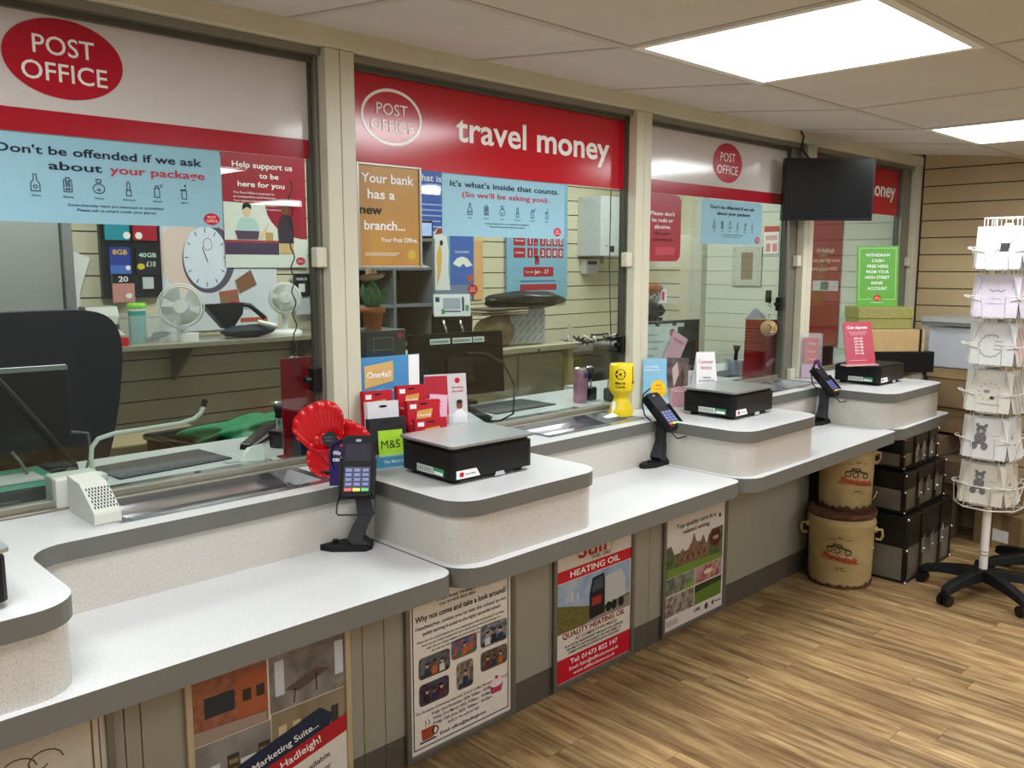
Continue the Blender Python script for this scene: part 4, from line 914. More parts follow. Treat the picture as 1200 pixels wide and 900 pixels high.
def star(t, z0, n_=5, L_=.28, rot=0, cx=0, cy=0, hub=.1):
    for k in range(n_):
        a = R(rot+360/n_*k); m = MB(); m.T = Matrix.Translation((cx, cy, 0)) @ Matrix.Rotation(a, 4, 'Z')
        secs = [(.0, .03, hub-.03, hub+.02), (.08, .028, hub-.028, hub+.018), (.17, .026, hub-.035, hub+.002), (.24, .023, hub-.05, hub-.018), (L_, .018, hub-.055, hub-.03)]
        vs = []
        for x, w2, za, zb in secs: vs += [(x, -w2, za), (x, w2, za), (x, w2*.75, zb), (x, -w2*.75, zb)]
        q = len(secs); m.add(vs, [(4*i+j, 4*i+(j+1) % 4, 4*i+4+(j+1) % 4, 4*i+4+j) for i in range(q-1) for j in range(4)]+[(3, 2, 1, 0), (4*q-4, 4*q-3, 4*q-2, 4*q-1)], blackm); leg = m.build('leg', t, .006, 3)
        c = MB(); c.T = m.T @ Matrix.Translation((L_-.012, 0, 0)); c.cyl((0, -.024, .024), (0, -.005, .024), .024, black, n=20).cyl((0, .005, .024), (0, .024, .024), .024, black, n=20).box(-.012, -.006, .024, .012, .006, .052, black); c.build('caster', leg)
star(t, 0, cy=-.25)
# monitor seen from behind and its support
def monitor(label, loc, rz, w_, h_, foot=True, tilt=0):
    t = thing('monitor', label, 'monitor', loc, rz, 'staff monitors seen from behind')
    m = MB(); m.T = rotm('X', tilt); m.box(-w_/2, -.012, .0, w_/2, .014, h_, bgloss).box(-w_/7, -.022, h_*.2, w_/7, -.012, h_*.6, black); m.build('casing', t, .003)
    e = MB(); e.T = m.T; e.box(-w_/2, -.013, h_-.012, w_/2, -.0122, h_-.002, M('silver_edge', '#8c9096', rough=.3, metal=.5)) if w_ > .45 else None
    if e.f: e.build('silver_edge', t)
    MB().box(-.04, .0, .0, .04, .02, .05, black).build('hinge', t)
    return t
t1 = monitor('large black monitor back with a silver top edge at the far left', (.42, 2.26, .905), -6, .52, .27)
t2 = monitor('black monitor with white barcode labels behind the gift cards', (2.085, 2.42, .93), -9, .40, .235, tilt=-4)
m = MB(); m.T = rotm('X', -4)
for x, w_ in ((-.12, .085), (-.025, .085), (.065, .05)): m.rect(x, .195, x+w_, .215, paper, 1, -.012); [m.rect(x+.004+i*.005, .199, x+.0065+i*.005, .209, blackp, 2, -.012) for i in range(int(w_/.005)-2)]
m.build('barcode_label', t2)
bx('monitor_stand', t2, -.05, -.05, -.03, .05, .08, -.018, black)
t3 = monitor('dark grey monitor back with paper labels behind the white notice, third bay', (3.20, 2.30, .93), -10, .42, .235)
m = MB()
for x, w_ in ((-.15, .08), (-.045, .08), (.06, .05)): m.rect(x, .205, x+w_, .222, ink('#b9bfbf'), 1, -.012)
m.build('paper_label', t3); bx('monitor_stand', t3, -.05, -.05, -.03, .05, .08, -.018, black)
bx('monitor_stand', t1, -.08, -.05, -.005, .08, .08, 0, black)
bar = MB().tube([(.50, 2.14, 1.175), (.58, 2.14, 1.06), (.655, 2.14, .945), (.66, 2.14, .903)], .006, black, n=8).build('support_arm'); tag(bar, 'slim black diagonal arm in front of the left monitor', 'arm')
c = MB().tube([(.66, 2.17, 1.02), (.70, 2.18, 1.01), (.705, 2.18, .96), (.68, 2.16, .915), (.6, 2.12, .906), (.55, 2.1, .93), (.53, 2.1, .98), (.52, 2.12, 1.0)], .0035, M('grey_cable', '#55585c', rough=.5), n=8).build('cable_loop'); tag(c, 'looping grey cable beside the intercom', 'cable')
c = MB().tube([(.60+.05*math.cos(a/3), 2.10+.03*math.sin(a/3)+.004*a/3, .925+.018*math.sin(a/2.1)) for a in range(0, 26)], .007, black, n=8).build('black_cable_coil'); tag(c, 'thick black coiled cable behind the rear of the intercom', 'cable')
# folders and pens at far left
t = thing('document_tray', 'black document tray with orange and teal folders at the far left of the desk', 'tray', (.50, 2.10, ZU))
bx('tray', t, -.17, -.06, 0, .1, .11, .03, black, bevel=.003)
bx('orange_folder', t, -.17, -.055, .031, -.04, .10, .044, ink('#c98a62')); bx('teal_folder', t, -.04, -.055, .031, .09, .10, .044, ink('#5fa890')); bx('white_folder', t, -.17, -.058, .045, .06, .02, .05, ink('#c7c9cc'))
for i, (x, z) in enumerate(((.44, .0), (.47, .0))):
    p = thing('marker_pen', 'black and white marker pen lying behind the left glass' if i == 0 else 'black marker pen lying nearer the glass at the far left', 'pen', (x, 2.02-.035*i, ZU+.008), -4)
    MB().cyl((-.05, 0, 0), (.02, 0, 0), .006, white_pl if i == 0 else black, n=12).build('barrel', p); MB().cyl((.02, 0, 0), (.06, 0, 0), .0068, black, n=12).build('cap', p)

# ================================================================== BACK SHELF OF THE FIRST BAY
shm = M('shelf_olive_edge', '#8f8a76', rough=.3)
t = thing('wall_shelf', 'narrow shelf on the back wall holding two fans, bay one', 'shelf', (0, 0, 0))
bx('board', t, .6, 3.46, 1.075, 2.33, 3.82, 1.095, shm, bevel=.002)
for x in (.9, 1.6, 2.2): MB().prism([(3.55, 1.075), (3.81, 1.075), (3.81, .9)], x-.008, x+.008, alu, axis='x').build('bracket', t)
def fan(label, loc, rz, r_, zc, base, dense, mw):
    t = thing('desk_fan', label, 'fan', loc, rz)
    if base == 'round': MB().lathe([(.075, 0), (.075, .012), (.06, .02), (.001, .021)], mw, n=32).build('base', t)
    else: MB().prism(rrect(-.065, -.05, .065, .05, .02, 4), 0, .03, mw).build('base', t, .004)
    MB().cyl((0, .03, .015), (0, .03, zc-.02), .014 if base == 'round' else .022, mw, n=16).build('stem', t)
    mo = MB(); mo.cyl((0, .0, zc), (0, .06, zc), .035, mw, r1=.028, n=20); mo.build('motor', t)
    g = MB()
    for yy, q in ((-.045, r_*.9), (-.03, r_), (.012, r_), (.03, r_*.85)): g.tube([(q*math.cos(2*PI*i/40), yy, zc+q*math.sin(2*PI*i/40)) for i in range(40)], .0026, mw, 5, closed=True)
    n = 60 if not dense else 44
    for i in range(n):
        a = 2*PI*i/n; s_ = 0 if not dense else .9
        g.tube([(q*math.cos(a+s_*q/r_), y, zc+q*math.sin(a+s_*q/r_)) for q, y in ((r_*.28, -.05), (r_*.6, -.05), (r_*.9, -.044), (r_, -.02))] + ([(r_*math.cos(a+s_), .015, zc+r_*math.sin(a+s_))] if not dense else []), .0011 if not dense else .0022, mw, 4)
    g.build('cage', t)
    MB().cyl((0, -.056, zc), (0, -.048, zc), r_*.3, white_pl, n=28).build('badge', t)
    b = MB()
    for k in range(4):
        a0 = PI/2*k; vs = []
        for j in range(5):
            rr_ = .02+(r_*.85-.02)*j/4
            for u in (0, .55, 1.1): vs.append((rr_*math.cos(a0+u), -.02+.02*u, zc+rr_*math.sin(a0+u)))
        b.add(vs, [(3*j+u, 3*j+u+1, 3*j+4+u, 3*j+3+u) for j in range(4) for u in range(2)], M('fan_blade', '#b9bdbf', rough=.3), True)
    b.build('blades', t)
    return t
fan('white wire-caged desk fan beside the green-lidded tub', (1.56, 3.6, 1.095), -25, .092, .145, 'sq', False, white_pl)
fan('white round fan with a swirled grille on a slim stem, right end of the shelf', (2.06, 3.62, 1.095), -25, .072, .165, 'round', True, white_pl)
t = thing('clear_tub_box', 'clear plastic box holding cables on the wall shelf', 'box', (1.40, 3.6, 1.095))
cp = M('clear_plastic', '#d8dee0', rough=.15, alpha=.22)
c = MB(); 
for a in ((-.08, -.07, -.077, .07), (.12, -.07, .123, .07), (-.077, -.07, .12, -.067), (-.077, .067, .12, .07)): c.box(a[0], a[1], 0, a[2], a[3], .115, cp)
c.build('walls', t); bl = MB()
for i in range(5): bl.tube([(.02+.03*math.cos(j*.9+i)+.01*i, -.03+.02*math.sin(j*.9+i*2), .012+.006*i+.004*math.sin(j)) for j in range(12)], .004, black, 5)
bl.build('cable_bundle', t)
t = thing('wipes_tub', 'teal tub with a lime green lid in the clear box', 'tub', (1.375, 3.6, 1.097))
MB().lathe([(.034, 0), (.034, .13)], M('teal_tub', '#3f9a90', rough=.35), n=28).build('body', t); MB().lathe([(.0345, .13), (.0345, .142)], white_pl, n=28).build('band', t); MB().lathe([(.0365, .142), (.0365, .158), (.03, .162), (.001, .162)], M('lime_lid', '#7fc83a', rough=.35), n=28).build('lid', t)
t = thing('black_handset', 'black wedge-shaped card device with a side handle standing on the shelf between the fans', 'device', (1.78, 3.66, 1.095), 0)
MB().prism([(-.005, .035), (-.10, .145), (.085, .15), (.08, .10), (.03, .035)], -.02, .03, black, axis='y').build('body', t, .004); h = MB(); h.tube([(.08, 0, .14), (.12, -.01, .135), (.17, -.02, .09), (.185, -.02, .078)], .011, black, n=8); h.build('handle', t)
MB().cyl((.05, 0, .148), (.05, 0, .154), .02, redp, n=16).build('red_pad', t); MB().cyl((.02, .0, 0), (.02, 0, .05), .02, black).build('foot', t)
o = blob('black_pouch', .125, .045, .028, M('navy_black_fabric', '#1d222c', rough=.7, bump=.2), 9, .12); o.location = (1.83, 3.54, 1.124); tag(o, 'soft dark pouch lying on the shelf in front of the black device', 'pouch')
o = MB().cyl((-.04, 0, 0), (.04, 0, 0), .011, white_pl, n=12).build('white_roll'); o.location = (1.90, 3.5, 1.153); o.rotation_euler = (0, R(15), R(-20)); tag(o, 'small white tube on top of the dark pouch', 'tube')
# receipt printer left of shelf
t = thing('receipt_printer', 'grey receipt printer with paper hanging over the chair back', 'printer', (1.18, 3.55, 1.095))
bx('body', t, -.07, -.05, 0, .09, .08, .09, M('dark_grey_plastic', '#4a4d50', rough=.5), bevel=.006)
MB().add([(-.03, -.03, .155), (.09, -.03, .155), (.09, -.045, .12), (.075, -.05, .075), (.105, -.06, .045), (.0, -.06, .045), (-.01, -.05, .075), (-.02, -.045, .12)], [(0, 1, 2, 7), (7, 2, 3, 6), (6, 3, 4, 5)], ink('#c9c9c4')).build('paper', t)
bx('red_label', t, .06, -.062, .0, .115, -.055, .035, redp); bx('white_label', t, -.08, -.062, .02, -.03, -.055, .06, paper)
MB().box(-.03, -.03, .09, .09, .05, .157, M('grey_plastic', '#8d8f8d', rough=.5)).build('cover', t, .005)
# black telephone / lock bits at first post
def chainlock(x, z, label, ball=False):
    t = thing('glass_lock', label, 'lock', (x, 1.935, z), 0, 'black glass locks')
    MB().box(-.012, -.012, -.03, .012, .012, .03, black).cyl((-.03, 0, 0), (.0, 0, 0), .009, black, n=12).build('body', t, .002)
    return t
chainlock(1.18, 1.12, 'black lock on the jamb left of the first wide post, by a grey knob')
chainlock(2.432, 1.13, 'black lock on the jamb left of the middle post')
chainlock(3.545, 1.24, 'black lock on the jamb above the keyring ball')
o = MB().tube([(1.15+.006*math.sin(i*1.3), 1.975, 1.62-i*.012) for i in range(42)], .0018, M('dark_coil', '#2b2f2e', rough=.4), n=5).build('coiled_cord'); tag(o, 'thin dark coiled cord hanging inside the glass by the first post', 'cord')
o = MB().tube([(2.405, 1.97, 1.67), (2.402, 1.97, 1.4), (2.418, 1.97, 1.15), (2.40, 1.97, .93)], .002, M('dark_coil'), n=5).build('loose_cord'); tag(o, 'thin dark cord hanging inside the glass by the middle post', 'cord')
t = thing('hanging_device', 'navy box with a knob hanging low inside the glass beside the first post', 'device', (2.10, 3.3, 1.0)); t.location = (1.28, 2.18, 1.02)
bx('box', t, -.04, 0, 0, .04, .03, .11, M('navy_dark', '#1d2333', rough=.6), bevel=.004); MB().cyl((-.01, -.012, .12), (-.01, .02, .12), .014, M('knob_grey', '#7f8a80', rough=.4), n=14).build('knob', t)

# ================================================================== SECOND BAY, STAFF SIDE
t = thing('pigeonhole_cabinet', 'grey pigeonhole cabinet with papers behind the cactus', 'cabinet', (2.33, 3.5, .986))
pg = M('pigeon_grey', '#6f7379', rough=.5, metal=.1)
for x0, x1 in ((.0, .015), (.265, .28), (.515, .53)): bx('upright', t, x0-.0, 0, 0, x1, .28, .56, pg)
for z in (.02, .215, .40, .545): bx('shelf', t, .0152, .002, z, .5148, .28, z+.014, pg)
bx('back_panel', t, .0,   .281, 0, .53, .29, .56, M('pigeon_dark', '#3d4046', rough=.6))
for i, (x, z, w_) in enumerate(((.30, .501, .2), (.05, .501, .18))):
    o = MB()
    for k in range(3): o.box(0, .01*k, k*.006, w_-.01*k, .2, k*.006+.004, [paper, ink('#b9b4ac'), paper][k])
    if not i: o.add([(.01, .05, .018), (.12, .04, .018), (.05, .1, .07)], [(0, 1, 2)], ink('#9a958c'))
    o = o.build('paper_stack'); o.location = (2.33+x, 3.51, .90+z); tag(o, ['loose white papers in the upper right pigeonhole', 'thin stack of papers in the pigeonhole behind the cactus'][i], 'papers')
t = thing('small_screen', 'small dark-framed tablet screen on top of the grey pigeonhole cabinet', 'tablet', (2.83, 3.52, 1.547), -20)
bx('frame', t, -.075, 0, .0, .03, .012, .09, black, bevel=.006); bx('screen', t, -.068, -.002, .012, .022, 0, .078, M('pale_screen', '#9fb0dc', rough=.2, emis=.3)); bx('base', t, -.05, 0, -.0, .01, .05, .006, black)
# cactus on black box
t = thing('potted_cactus', 'toy cactus in a terracotta pot wearing a straw sombrero, behind the gold poster', 'cactus', (1.72, 2.44, 1.195))
terr = M('terracotta', '#a65a35', rough=.7)
MB().lathe([(.028, 0), (.036, .055), (.042, .055), (.042, .075), (.037, .075), (.035, .065), (.001, .065)], terr, n=28).build('pot', t)
cg = M('cactus_green', '#2f5f3f', rough=.6, h2='#4c8058', scale=30)
def ribbed(p0, h, r_, lean=0):
    m = MB(); vs = []; n = 36; k = 10
    for j in range(k+1):
        f = j/k; rr_ = r_*(math.sin(PI*(.18+.82*f)) if f > .55 else 1)*(.85+.3*math.sin(PI*min(f, .6)))
        for i in range(n): a = 2*PI*i/n; q = rr_*(1+.10*math.cos(9*a)); vs.append((p0[0]+q*math.cos(a)+lean*f*h, p0[1]+q*math.sin(a), p0[2]+h*f))
    m.add(vs, [(j*n+i, j*n+(i+1) % n, (j+1)*n+(i+1) % n, (j+1)*n+i) for j in range(k) for i in range(n)] + [tuple(range(k*n, k*n+n))], cg, True); return m
ribbed((0, 0, .065), .105, .024).build('stem', t); ribbed((.018, -.005, .085), .062, .016, .65).build('side_arm', t); ribbed((-.018, .0, .08), .075, .014, -.3).build('side_arm', t)
ht = MB(); ht.T = rotm('X', -12, (0, 0, .165)); straw = M('straw', '#a99876', rough=.8, bump=.3, scale=90)
ht.lathe([(.001, .168), (.02, .166), (.040, .172), (.044, .180), (.040, .177), (.02, .172), (.019, .19), (.013, .212), (.001, .216)], straw, n=30); ht.build('sombrero', t)
b2 = MB(); b2.T = ht.T; b2.lathe([(.0445, .176), (.0455, .180), (.042, .181)], M('hat_trim', '#8e3a34', rough=.7), n=30); b2.build('hat_trim', t)
t = thing('black_label_printer', 'black desk printer under the cactus', 'printer', (1.72, 2.43, 1.10))
bx('body', t, -.08, -.06, 0, .085, .10, .095, M('dark_grey_printer', '#303338', rough=.5), bevel=.004); m = MB(); m.line([(-.05, .03), (.03, .03), (.03, .07), (-.05, .07)], .002, ink('#7d8288'), 1, -.06, True); m.disc(.06, .075, .012, .01, ink('#b03a48'), 1, -.06, 14); m.build('panel', t)
t2_ = MB().box(-.16, -.03, 0, .10, .10, .198, M('black_cabinet', '#191b1f', rough=.6)).build('printer_plinth'); t2_.location = (1.72, 2.42, .901); tag(t2_, 'black plinth under the desk printer, behind the gift cards', 'plinth')
# coin counting device
t = thing('note_counter', 'black note counter with a tilted white keypad panel, right of the pigeonholes', 'machine', (2.75, 3.24, .9855), -35); t.scale = (.8, .8, 1)
bx('body', t, -.12, -.06, 0, .12, .1, .19, black, bevel=.006)
m = MB(); m.T = Matrix.Translation((0, -.075, .235)) @ Matrix.Rotation(R(-18), 4, 'X'); m.box(-.115, 0, -.055, .105, .012, .055, M('panel_white', '#cfd3d6', rough=.4)); m.rect(-.06, -.02, .045, .035, ink('#9aa0b0'), 1); m.rect(-.055, -.035, .045, -.027, ink('#5d6270'), 1); m.rect(-.105, .015, -.08, .04, ink('#2a3a6a'), 1); m.rect(-.07, -.045, -.05, -.02, ink('#4c8a5c'), 1); m.rect(.075, -.03, .095, .0, ink('#4c8a5c'), 1); m.rect(.055, -.03, .068, .04, ink('#3a3f4a'), 1); m.build('keypad_panel', t)
m = MB()
for x in (-.05, .05): m.tube([(x-.01, -.06, .16), (x-.005, -.085, .15), (x+.012, -.09, .10), (x+.002, -.07, .07)], .009, chrome, n=8)
m.build('lever', t)
# back counter bay two
t = thing('back_counter', 'cream back counter with a sliding door front, right of the black monitor', 'counter', (0, 0, 0))
cc = M('cream_cupboard', '#b9b399', rough=.5)
bx('top', t, 2.31, 3.18, .955, 3.62, 3.80, .985, cc, bevel=.003); bx('carcass', t, 2.37, 3.24, 0, 3.56, 3.8, .955, cc); bx('door', t, 3.20, 3.225, .05, 3.52, 3.24, .94, M('cream_door', '#a49f88', rough=.5, h2='#b3ad96', scale=3), bevel=.002); bx('side_post', t, 3.56, 3.20, 0, 3.60, 3.26, .955, cc)
MB().cyl((3.30, 3.176, .965), (3.30, 3.184, .965), .006, black, n=10).build('screw', t)
# parcels
pk = M('white_patterned_wrap', '#c3cad4', rough=.4, h2='#8c93a0', scale=18, lo=.48, hi=.54, stretch=(1, 1, 3))
t = thing('wrapped_parcel', 'white parcel in grey-striped wrap standing on the cream back counter', 'parcel', (3.34, 3.32, .985), -8)
bx('parcel', t, -.15, -.06, 0, .10, .12, .20, M('wrap_white', '#c9ced6', rough=.4, bump=.3, scale=12), bevel=.02, smooth=True)
m = MB()
for i in range(5):
    for j in range(4): m.line([(-.13+i*.045, .02+j*.042), (-.105+i*.045, .052+j*.042)], .0035, ink('#5d646e'), 2, -.06)
m.build('wrap_print', t)
o = blob('black_mailing_bag', .25, .12, .05, M('black_polythene', '#08090a', rough=.3, bump=1.0, scale=14, spec=.35), 21, .22); o.location = (3.36, 3.34, 1.222); o.rotation_euler[2] = R(-10); tag(o, 'shiny black mailing bag lying on top of the white wrapped parcel', 'parcel')
t = thing('brown_paper_parcel', 'crumpled brown paper parcel left of the white wrapped one', 'parcel', (3.09, 3.30, .985), -12)
o = blob('body', .115, .075, .085, M('brown_paper', '#9a8465', rough=.8, bump=1.0, scale=9, h2='#7d694c'), 33, .12, 20, 12); o.parent = t; o.location = (0, 0, .082)
for i, (z, cl) in enumerate(((.171, '#8d7d64'), (.184, '#b3a88f'), (.197, '#5b564d'))):
    o = bx('padded_envelope', None, -.17, -.08, 0, .13, .08, .009, M('env'+cl[1:], cl, rough=.7), bevel=.003); o.location = (3.12+.01*i, 3.3, .985+z); o.rotation_euler[2] = R(-10+6*i); tag(o, ['brown padded envelope lying directly on the brown paper parcel', 'pale buff envelope in the middle of the pile on the brown parcel', 'dark envelope topmost on the brown paper parcel'][i], 'envelope', 'envelopes on the brown parcel')
# cable tangle, dark printer
t = thing('dark_printer', 'dark boxy printer in shadow behind the yellow collecting box', 'printer', (3.17, 2.48, 0), 0)
bx('body', t, -.02, 0, .60, .25, .2, 1.03, M('brown_black', '#2e2b26', rough=.5), bevel=.008); bx('top_tray', t, -.02, 0, 1.031, .25, .2, 1.045, M('grey_tray', '#6d6f70', rough=.4), bevel=.003); bx('stand', t, 0, .02, 0, .23, .18, .6, black)
m = MB(); random.seed(11)
for i in range(9):
    x = 3.68+.05*i; m.tube([(x+random.uniform(-.05, .05)+.03*j, 3.36+random.uniform(-.05, .05), .97+random.uniform(-.03, .035)) for j in range(6)], .006, black if i % 3 else white_pl, 5)
tag(m.build('cable_tangle'), 'tangle of black and white cables on the dark ledge, back of second bay', 'cables')
t = thing('dark_cupboard', 'dark cupboard beneath the cable tangle', 'cupboard', (0, 0, 0)); bx('carcass', t, 3.63, 3.3, 0, 4.45, 3.8, .90, M('dark_cup', '#44433f', rough=.6)); bx('top', t, 3.63, 3.28, .90, 4.45, 3.8, .92, M('dark_cup_top', '#57564f', rough=.5))
o = MB().add([(0, 0, 0), (.04, .01, 0), (.03, .0, .09), (.02, .02, .1), (.06, .02, .03)], [(0, 1, 2), (1, 4, 3), (1, 3, 2)], paper).build('paper_scrap'); o.location = (3.60, 3.24, .986); tag(o, 'torn white paper scrap at the right end of the cream back counter', 'paper')
# phone behind the leaflet, cable loop
t = thing('telephone_handset', 'black telephone handset resting behind the second scale', 'telephone', (1.80, 2.05, ZU), -50)
MB().tube([(-.09, 0, .085), (-.05, 0, .088), (.0, 0, .062), (.05, 0, .035), (.075, 0, .02)], [.014, .012, .010, .013, .015], black, n=10).build('handset', t)
MB().tube([(.06, 0, .02), (.10, .02, .015), (.14, .08, .03), (.14, .12, .12), (.10, .14, .19), (.04, .15, .22), (-.02, .15, .22)], .0035, black, n=6).build('cable', t)
bx('cradle', t, -.06, -.03, 0, .0, .03, .045, M('dark_grey_plastic'), bevel=.004)
# drinks can
t = thing('drinks_can', 'tall pink drinks can on the staff desk near the yellow collecting box', 'can', (2.43, 2.125, ZU))
MB().lathe([(.022, 0), (.0265, .006), (.0265, .116), (.023, .127)], M('can_pink', '#c083a0', rough=.3, metal=.4, h2='#a06a90', scale=30), n=28).build('body', t); MB().lathe([(.0235, .127), (.0235, .130), (.021, .128), (.001, .126)], chrome, n=28).build('lid', t); m = MB(); m.rect(-.01, .095, .012, .115, ink('#4a3f80'), 1, -.0268); m.build('print', t)
o = bx('dark_tape_holder', None, -.04, -.03, 0, .05, .04, .05, M('smoky_plastic', '#33363a', rough=.3), bevel=.008); o.location = (2.56, 2.05, ZU+.0); tag(o, 'dark tape dispenser behind the glass beside the pink can', 'tape dispenser')
o = bx('desk_paper', None, -.04, -.03, 0, .05, .03, .001, paper); o.location = (2.50, 2.0, ZU+.002); tag(o, 'small white paper slip lying beside the pink can', 'paper')

# ================================================================== CUSTOMER SIDE: collecting box, gift rack
t = thing('collecting_box', 'yellow waisted collecting box with a black daffodil emblem, at the foot of the middle post', 'collection box', (2.318, 1.84, ZU), -48); t.scale = (1.12, 1.12, 1.13)
yl = M('daffodil_yellow', '#e3c81c', rough=.35)
MB().lathe([(.036, 0), (.037, .012), (.033, .028), (.023, .05), (.022, .058), (.033, .072), (.036, .078)], yl, n=36).build('base', t)
MB().lathe([(.036, .078), (.037, .082), (.037, .152), (.034, .158), (.001, .16)], yl, n=36).build('drum', t)
def wrap(r_, x0=0):
    return lambda p: (math.sin(p.x/r_+x0)*(r_-p.y), -math.cos(p.x/r_+x0)*(r_-p.y), p.z)
m = MB(); m.F = wrap(.037, -.15)
m.disc(0, .129, .016, .016, blackp, 1, n=30); m.disc(0, .129, .004, .004, yl, 3, n=12)
for k in range(6): a = 2*PI*k/6; m.disc(.0085*math.cos(a), .129+.0085*math.sin(a), .0055, .0032, yl, 2, n=12, rot=a)
m.disc(0, .129, .0035, .0035, blackp, 4, n=12); m.text('Marie', 0, .099, .008, blackp, .03, 'C', 2, 0, .02); m.text('Curie', 0, .088, .008, blackp, .028, 'C', 2, 0, .02)
m.build('emblem', t)
m = MB(); m.F = wrap(.037, 1.05); m.line([(0, .10), (0, .15)], .003, blackp, 1); m.text('Marie', .012, .099, .008, blackp, .03, 'C', 2); m.build('side_print', t)
MB().add([(-.03, -.024, .012), (-.018, -.030, .012), (-.018, -.026, .045), (-.028, -.018, .045)], [(0, 1, 2, 3)], paper).build('tag', t)
o = MB().add([(-.04, -.01, 0), (.02, -.02, 0), (.03, .012, .0), (-.03, .015, 0), (0, 0, .012)], [(0, 1, 4), (1, 2, 4), (2, 3, 4), (3, 0, 4)], paper).build('paper_scrap'); o.location = (2.27, 1.84, ZU+.002); tag(o, 'scrap of white paper at the foot of the yellow collecting box', 'paper')

# gift card rack: clear stepped holder with packs of cards
t = thing('gift_card_holder', 'clear stepped gift card holder with a blue front strip, beside the second scale', 'holder', (1.325, 1.80, ZU), -16)
clr = M('clear_acrylic', '#dfe6ea', rough=.1, alpha=.16)
c = MB()
for i, (y, h) in enumerate(((-.045, .035), (-.005, .07), (.035, .115), (.07, .15))): c.box(-.065, y, 0, .145, y+.0025, h, clr)
c.box(-.068, -.045, 0, -.065, .075, .06, clr).box(.145, -.045, 0, .148, .075, .06, clr); c.build('tiers', t)
m = MB().box(-.065, -.047, .0, .145, -.0455, .028, ink('#4c9bbd')); m.text('The Multi-Store Gift Card', .015, .011, .008, whitep, .12, 'C', 1, -.047, .01); m.build('front_strip', t)
def giftcard(lx, ly, lz, w_, h_, kind, label, group='gift cards in the clear holder', tilt=8):
    ca, sa = math.cos(R(-16)), math.sin(R(-16))
    o = thing('gift_card', label, 'gift card', (1.325+lx*ca-ly*sa, 1.80+lx*sa+ly*ca, ZU+lz), -16, group)
    T = rotm('X', -tilt)
    colr = {'red': '#b91c2a', 'white': '#d9dade', 'black': '#25262a', 'pink': '#e3a9c2'}[kind]
    b = MB(); b.T = T
    for k in range(4): b.box(-w_/2-.0016*k, .003*k, 0, w_/2-.0016*k, .003*k+.0018, h_, ink(colr))
    b.build('card_pack', o)
    m = MB(); m.T = T; m.disc(0, h_*.9, w_*.14, h_*.025, blackp, 1, 0, 14)
    if kind == 'red': m.rect(-w_*.42, h_*.78, -w_*.22, h_*.9, whitep, 1); m.poly([(-w_*.25, h_*.48), (w_*.22, h_*.52), (w_*.28, h_*.76), (-w_*.2, h_*.72)], ink('#d9a050'), 1); m.text('One4all', 0, h_*.56, .0075, whitep, w_*.42, 'C', 2, 0, .02); m.text('The Multi-Store Gift Card', 0, h_*.36, .005, whitep, w_*.85, 'C', 1)
    if kind == 'white': m.rect(-w_*.1, h_*.5, w_*.42, h_*.66, blackp, 1); m.text('Gift card', w_*.16, h_*.55, .005, whitep, w_*.35, 'C', 2); [m.rect(-w_*(.42-.1*i), h_*.46, -w_*(.39-.1*i), h_*.66, blackp, 1) for i in range(3)]
    if kind == 'black': m.rect(-w_*.27, .0+h_*.04, w_*.40, h_*.74, ink('#a5d63a'), 1); m.text('M&S', w_*.06, h_*.36, .021, ink('#2c3a20'), w_*.52, 'C', 2, 0, 0)
    m.build('printing', o)
giftcard(-.026, -.038, .003, .098, .122, 'black', 'dark gift card pack with a bright green square, front left of the holder', tilt=6)
giftcard(-.022, .002, .03, .085, .132, 'white', 'white gift card pack behind the green square one', tilt=6)
giftcard(-.022, .043, .085, .08, .10, 'red', 'red gift card pack at the back left of the clear holder, beside the post', tilt=6)
giftcard(.074, .048, .095, .08, .098, 'red', 'red gift card pack at the top rear of the right-hand column', tilt=6)
giftcard(.093, .010, .058, .092, .098, 'red', 'red gift card pack in the middle of the right-hand column', tilt=6)
giftcard(.098, -.028, .02, .09, .093, 'red', 'red gift card pack lowest in the right-hand column, nearest the scale', tilt=6)
t = thing('gift_card_header', 'blue gift card header board with a gold One4all patch behind the packs', 'sign', (1.375, 1.893, ZU), -4)
bx('board', t, -.085, 0, .0, .105, .003, .268, ink('#4d8fc4')); bx('white_edge', t, .07, -.001, 0, .1048, -.0002, .267, paper)
m = MB(); m.poly([(-.07, .185), (.02, .2), (.02, .255), (-.07, .245)], ink('#d3b070'), 1, -.001); m.text('One4all', -.025, .213, .016, whitep, .075, 'C', 2, -.001, .02); m.text('Over 130 high street brands', 0, .172, .008, whitep, .12, 'C', 1, -.001); m.build('printing', t)
t = thing('leaflet_stand', 'leaflet stand with a grey and red passport photo leaflet, behind the second scale', 'leaflet', (1.565, 1.862, ZU), -22)
b = MB(); T = rotm('X', -8); b.T = T; b.box(-.062, 0, .05, .062, .006, .205, ink('#c9c4c8')); b.build('leaflet', t)
m = MB(); m.T = T; m.rect(-.062, .06, .005, .20, ink('#b32436'), 1); m.disc(.035, .185, .008, .008, redp, 1, 0, 14); m.text('Sending', .035, .163, .006, redp, .035, 'C', 1); m.text('parcels?', .035, .152, .006, redp, .035, 'C', 1)
m.disc(.038, .115, .009, .012, skin2, 3, 0, 16); m.poly([(.015, .065), (.02, .09), (.03, .103), (.046, .103), (.058, .088), (.06, .065)], ink('#e6e6ea'), 2); m.disc(.038, .124, .009, .006, ink('#2c2020'), 4, 0, 12); m.build('printing', t)
h = MB(); h.T = T; h.box(-.07, -.012, 0, .07, -.010, .09, clr).box(-.07, -.012, 0, -.068, .02, .09, clr).box(.068, -.012, 0, .07, .02, .09, clr).box(-.07, .018, 0, .07, .02, .09, clr); h.build('holder', t)
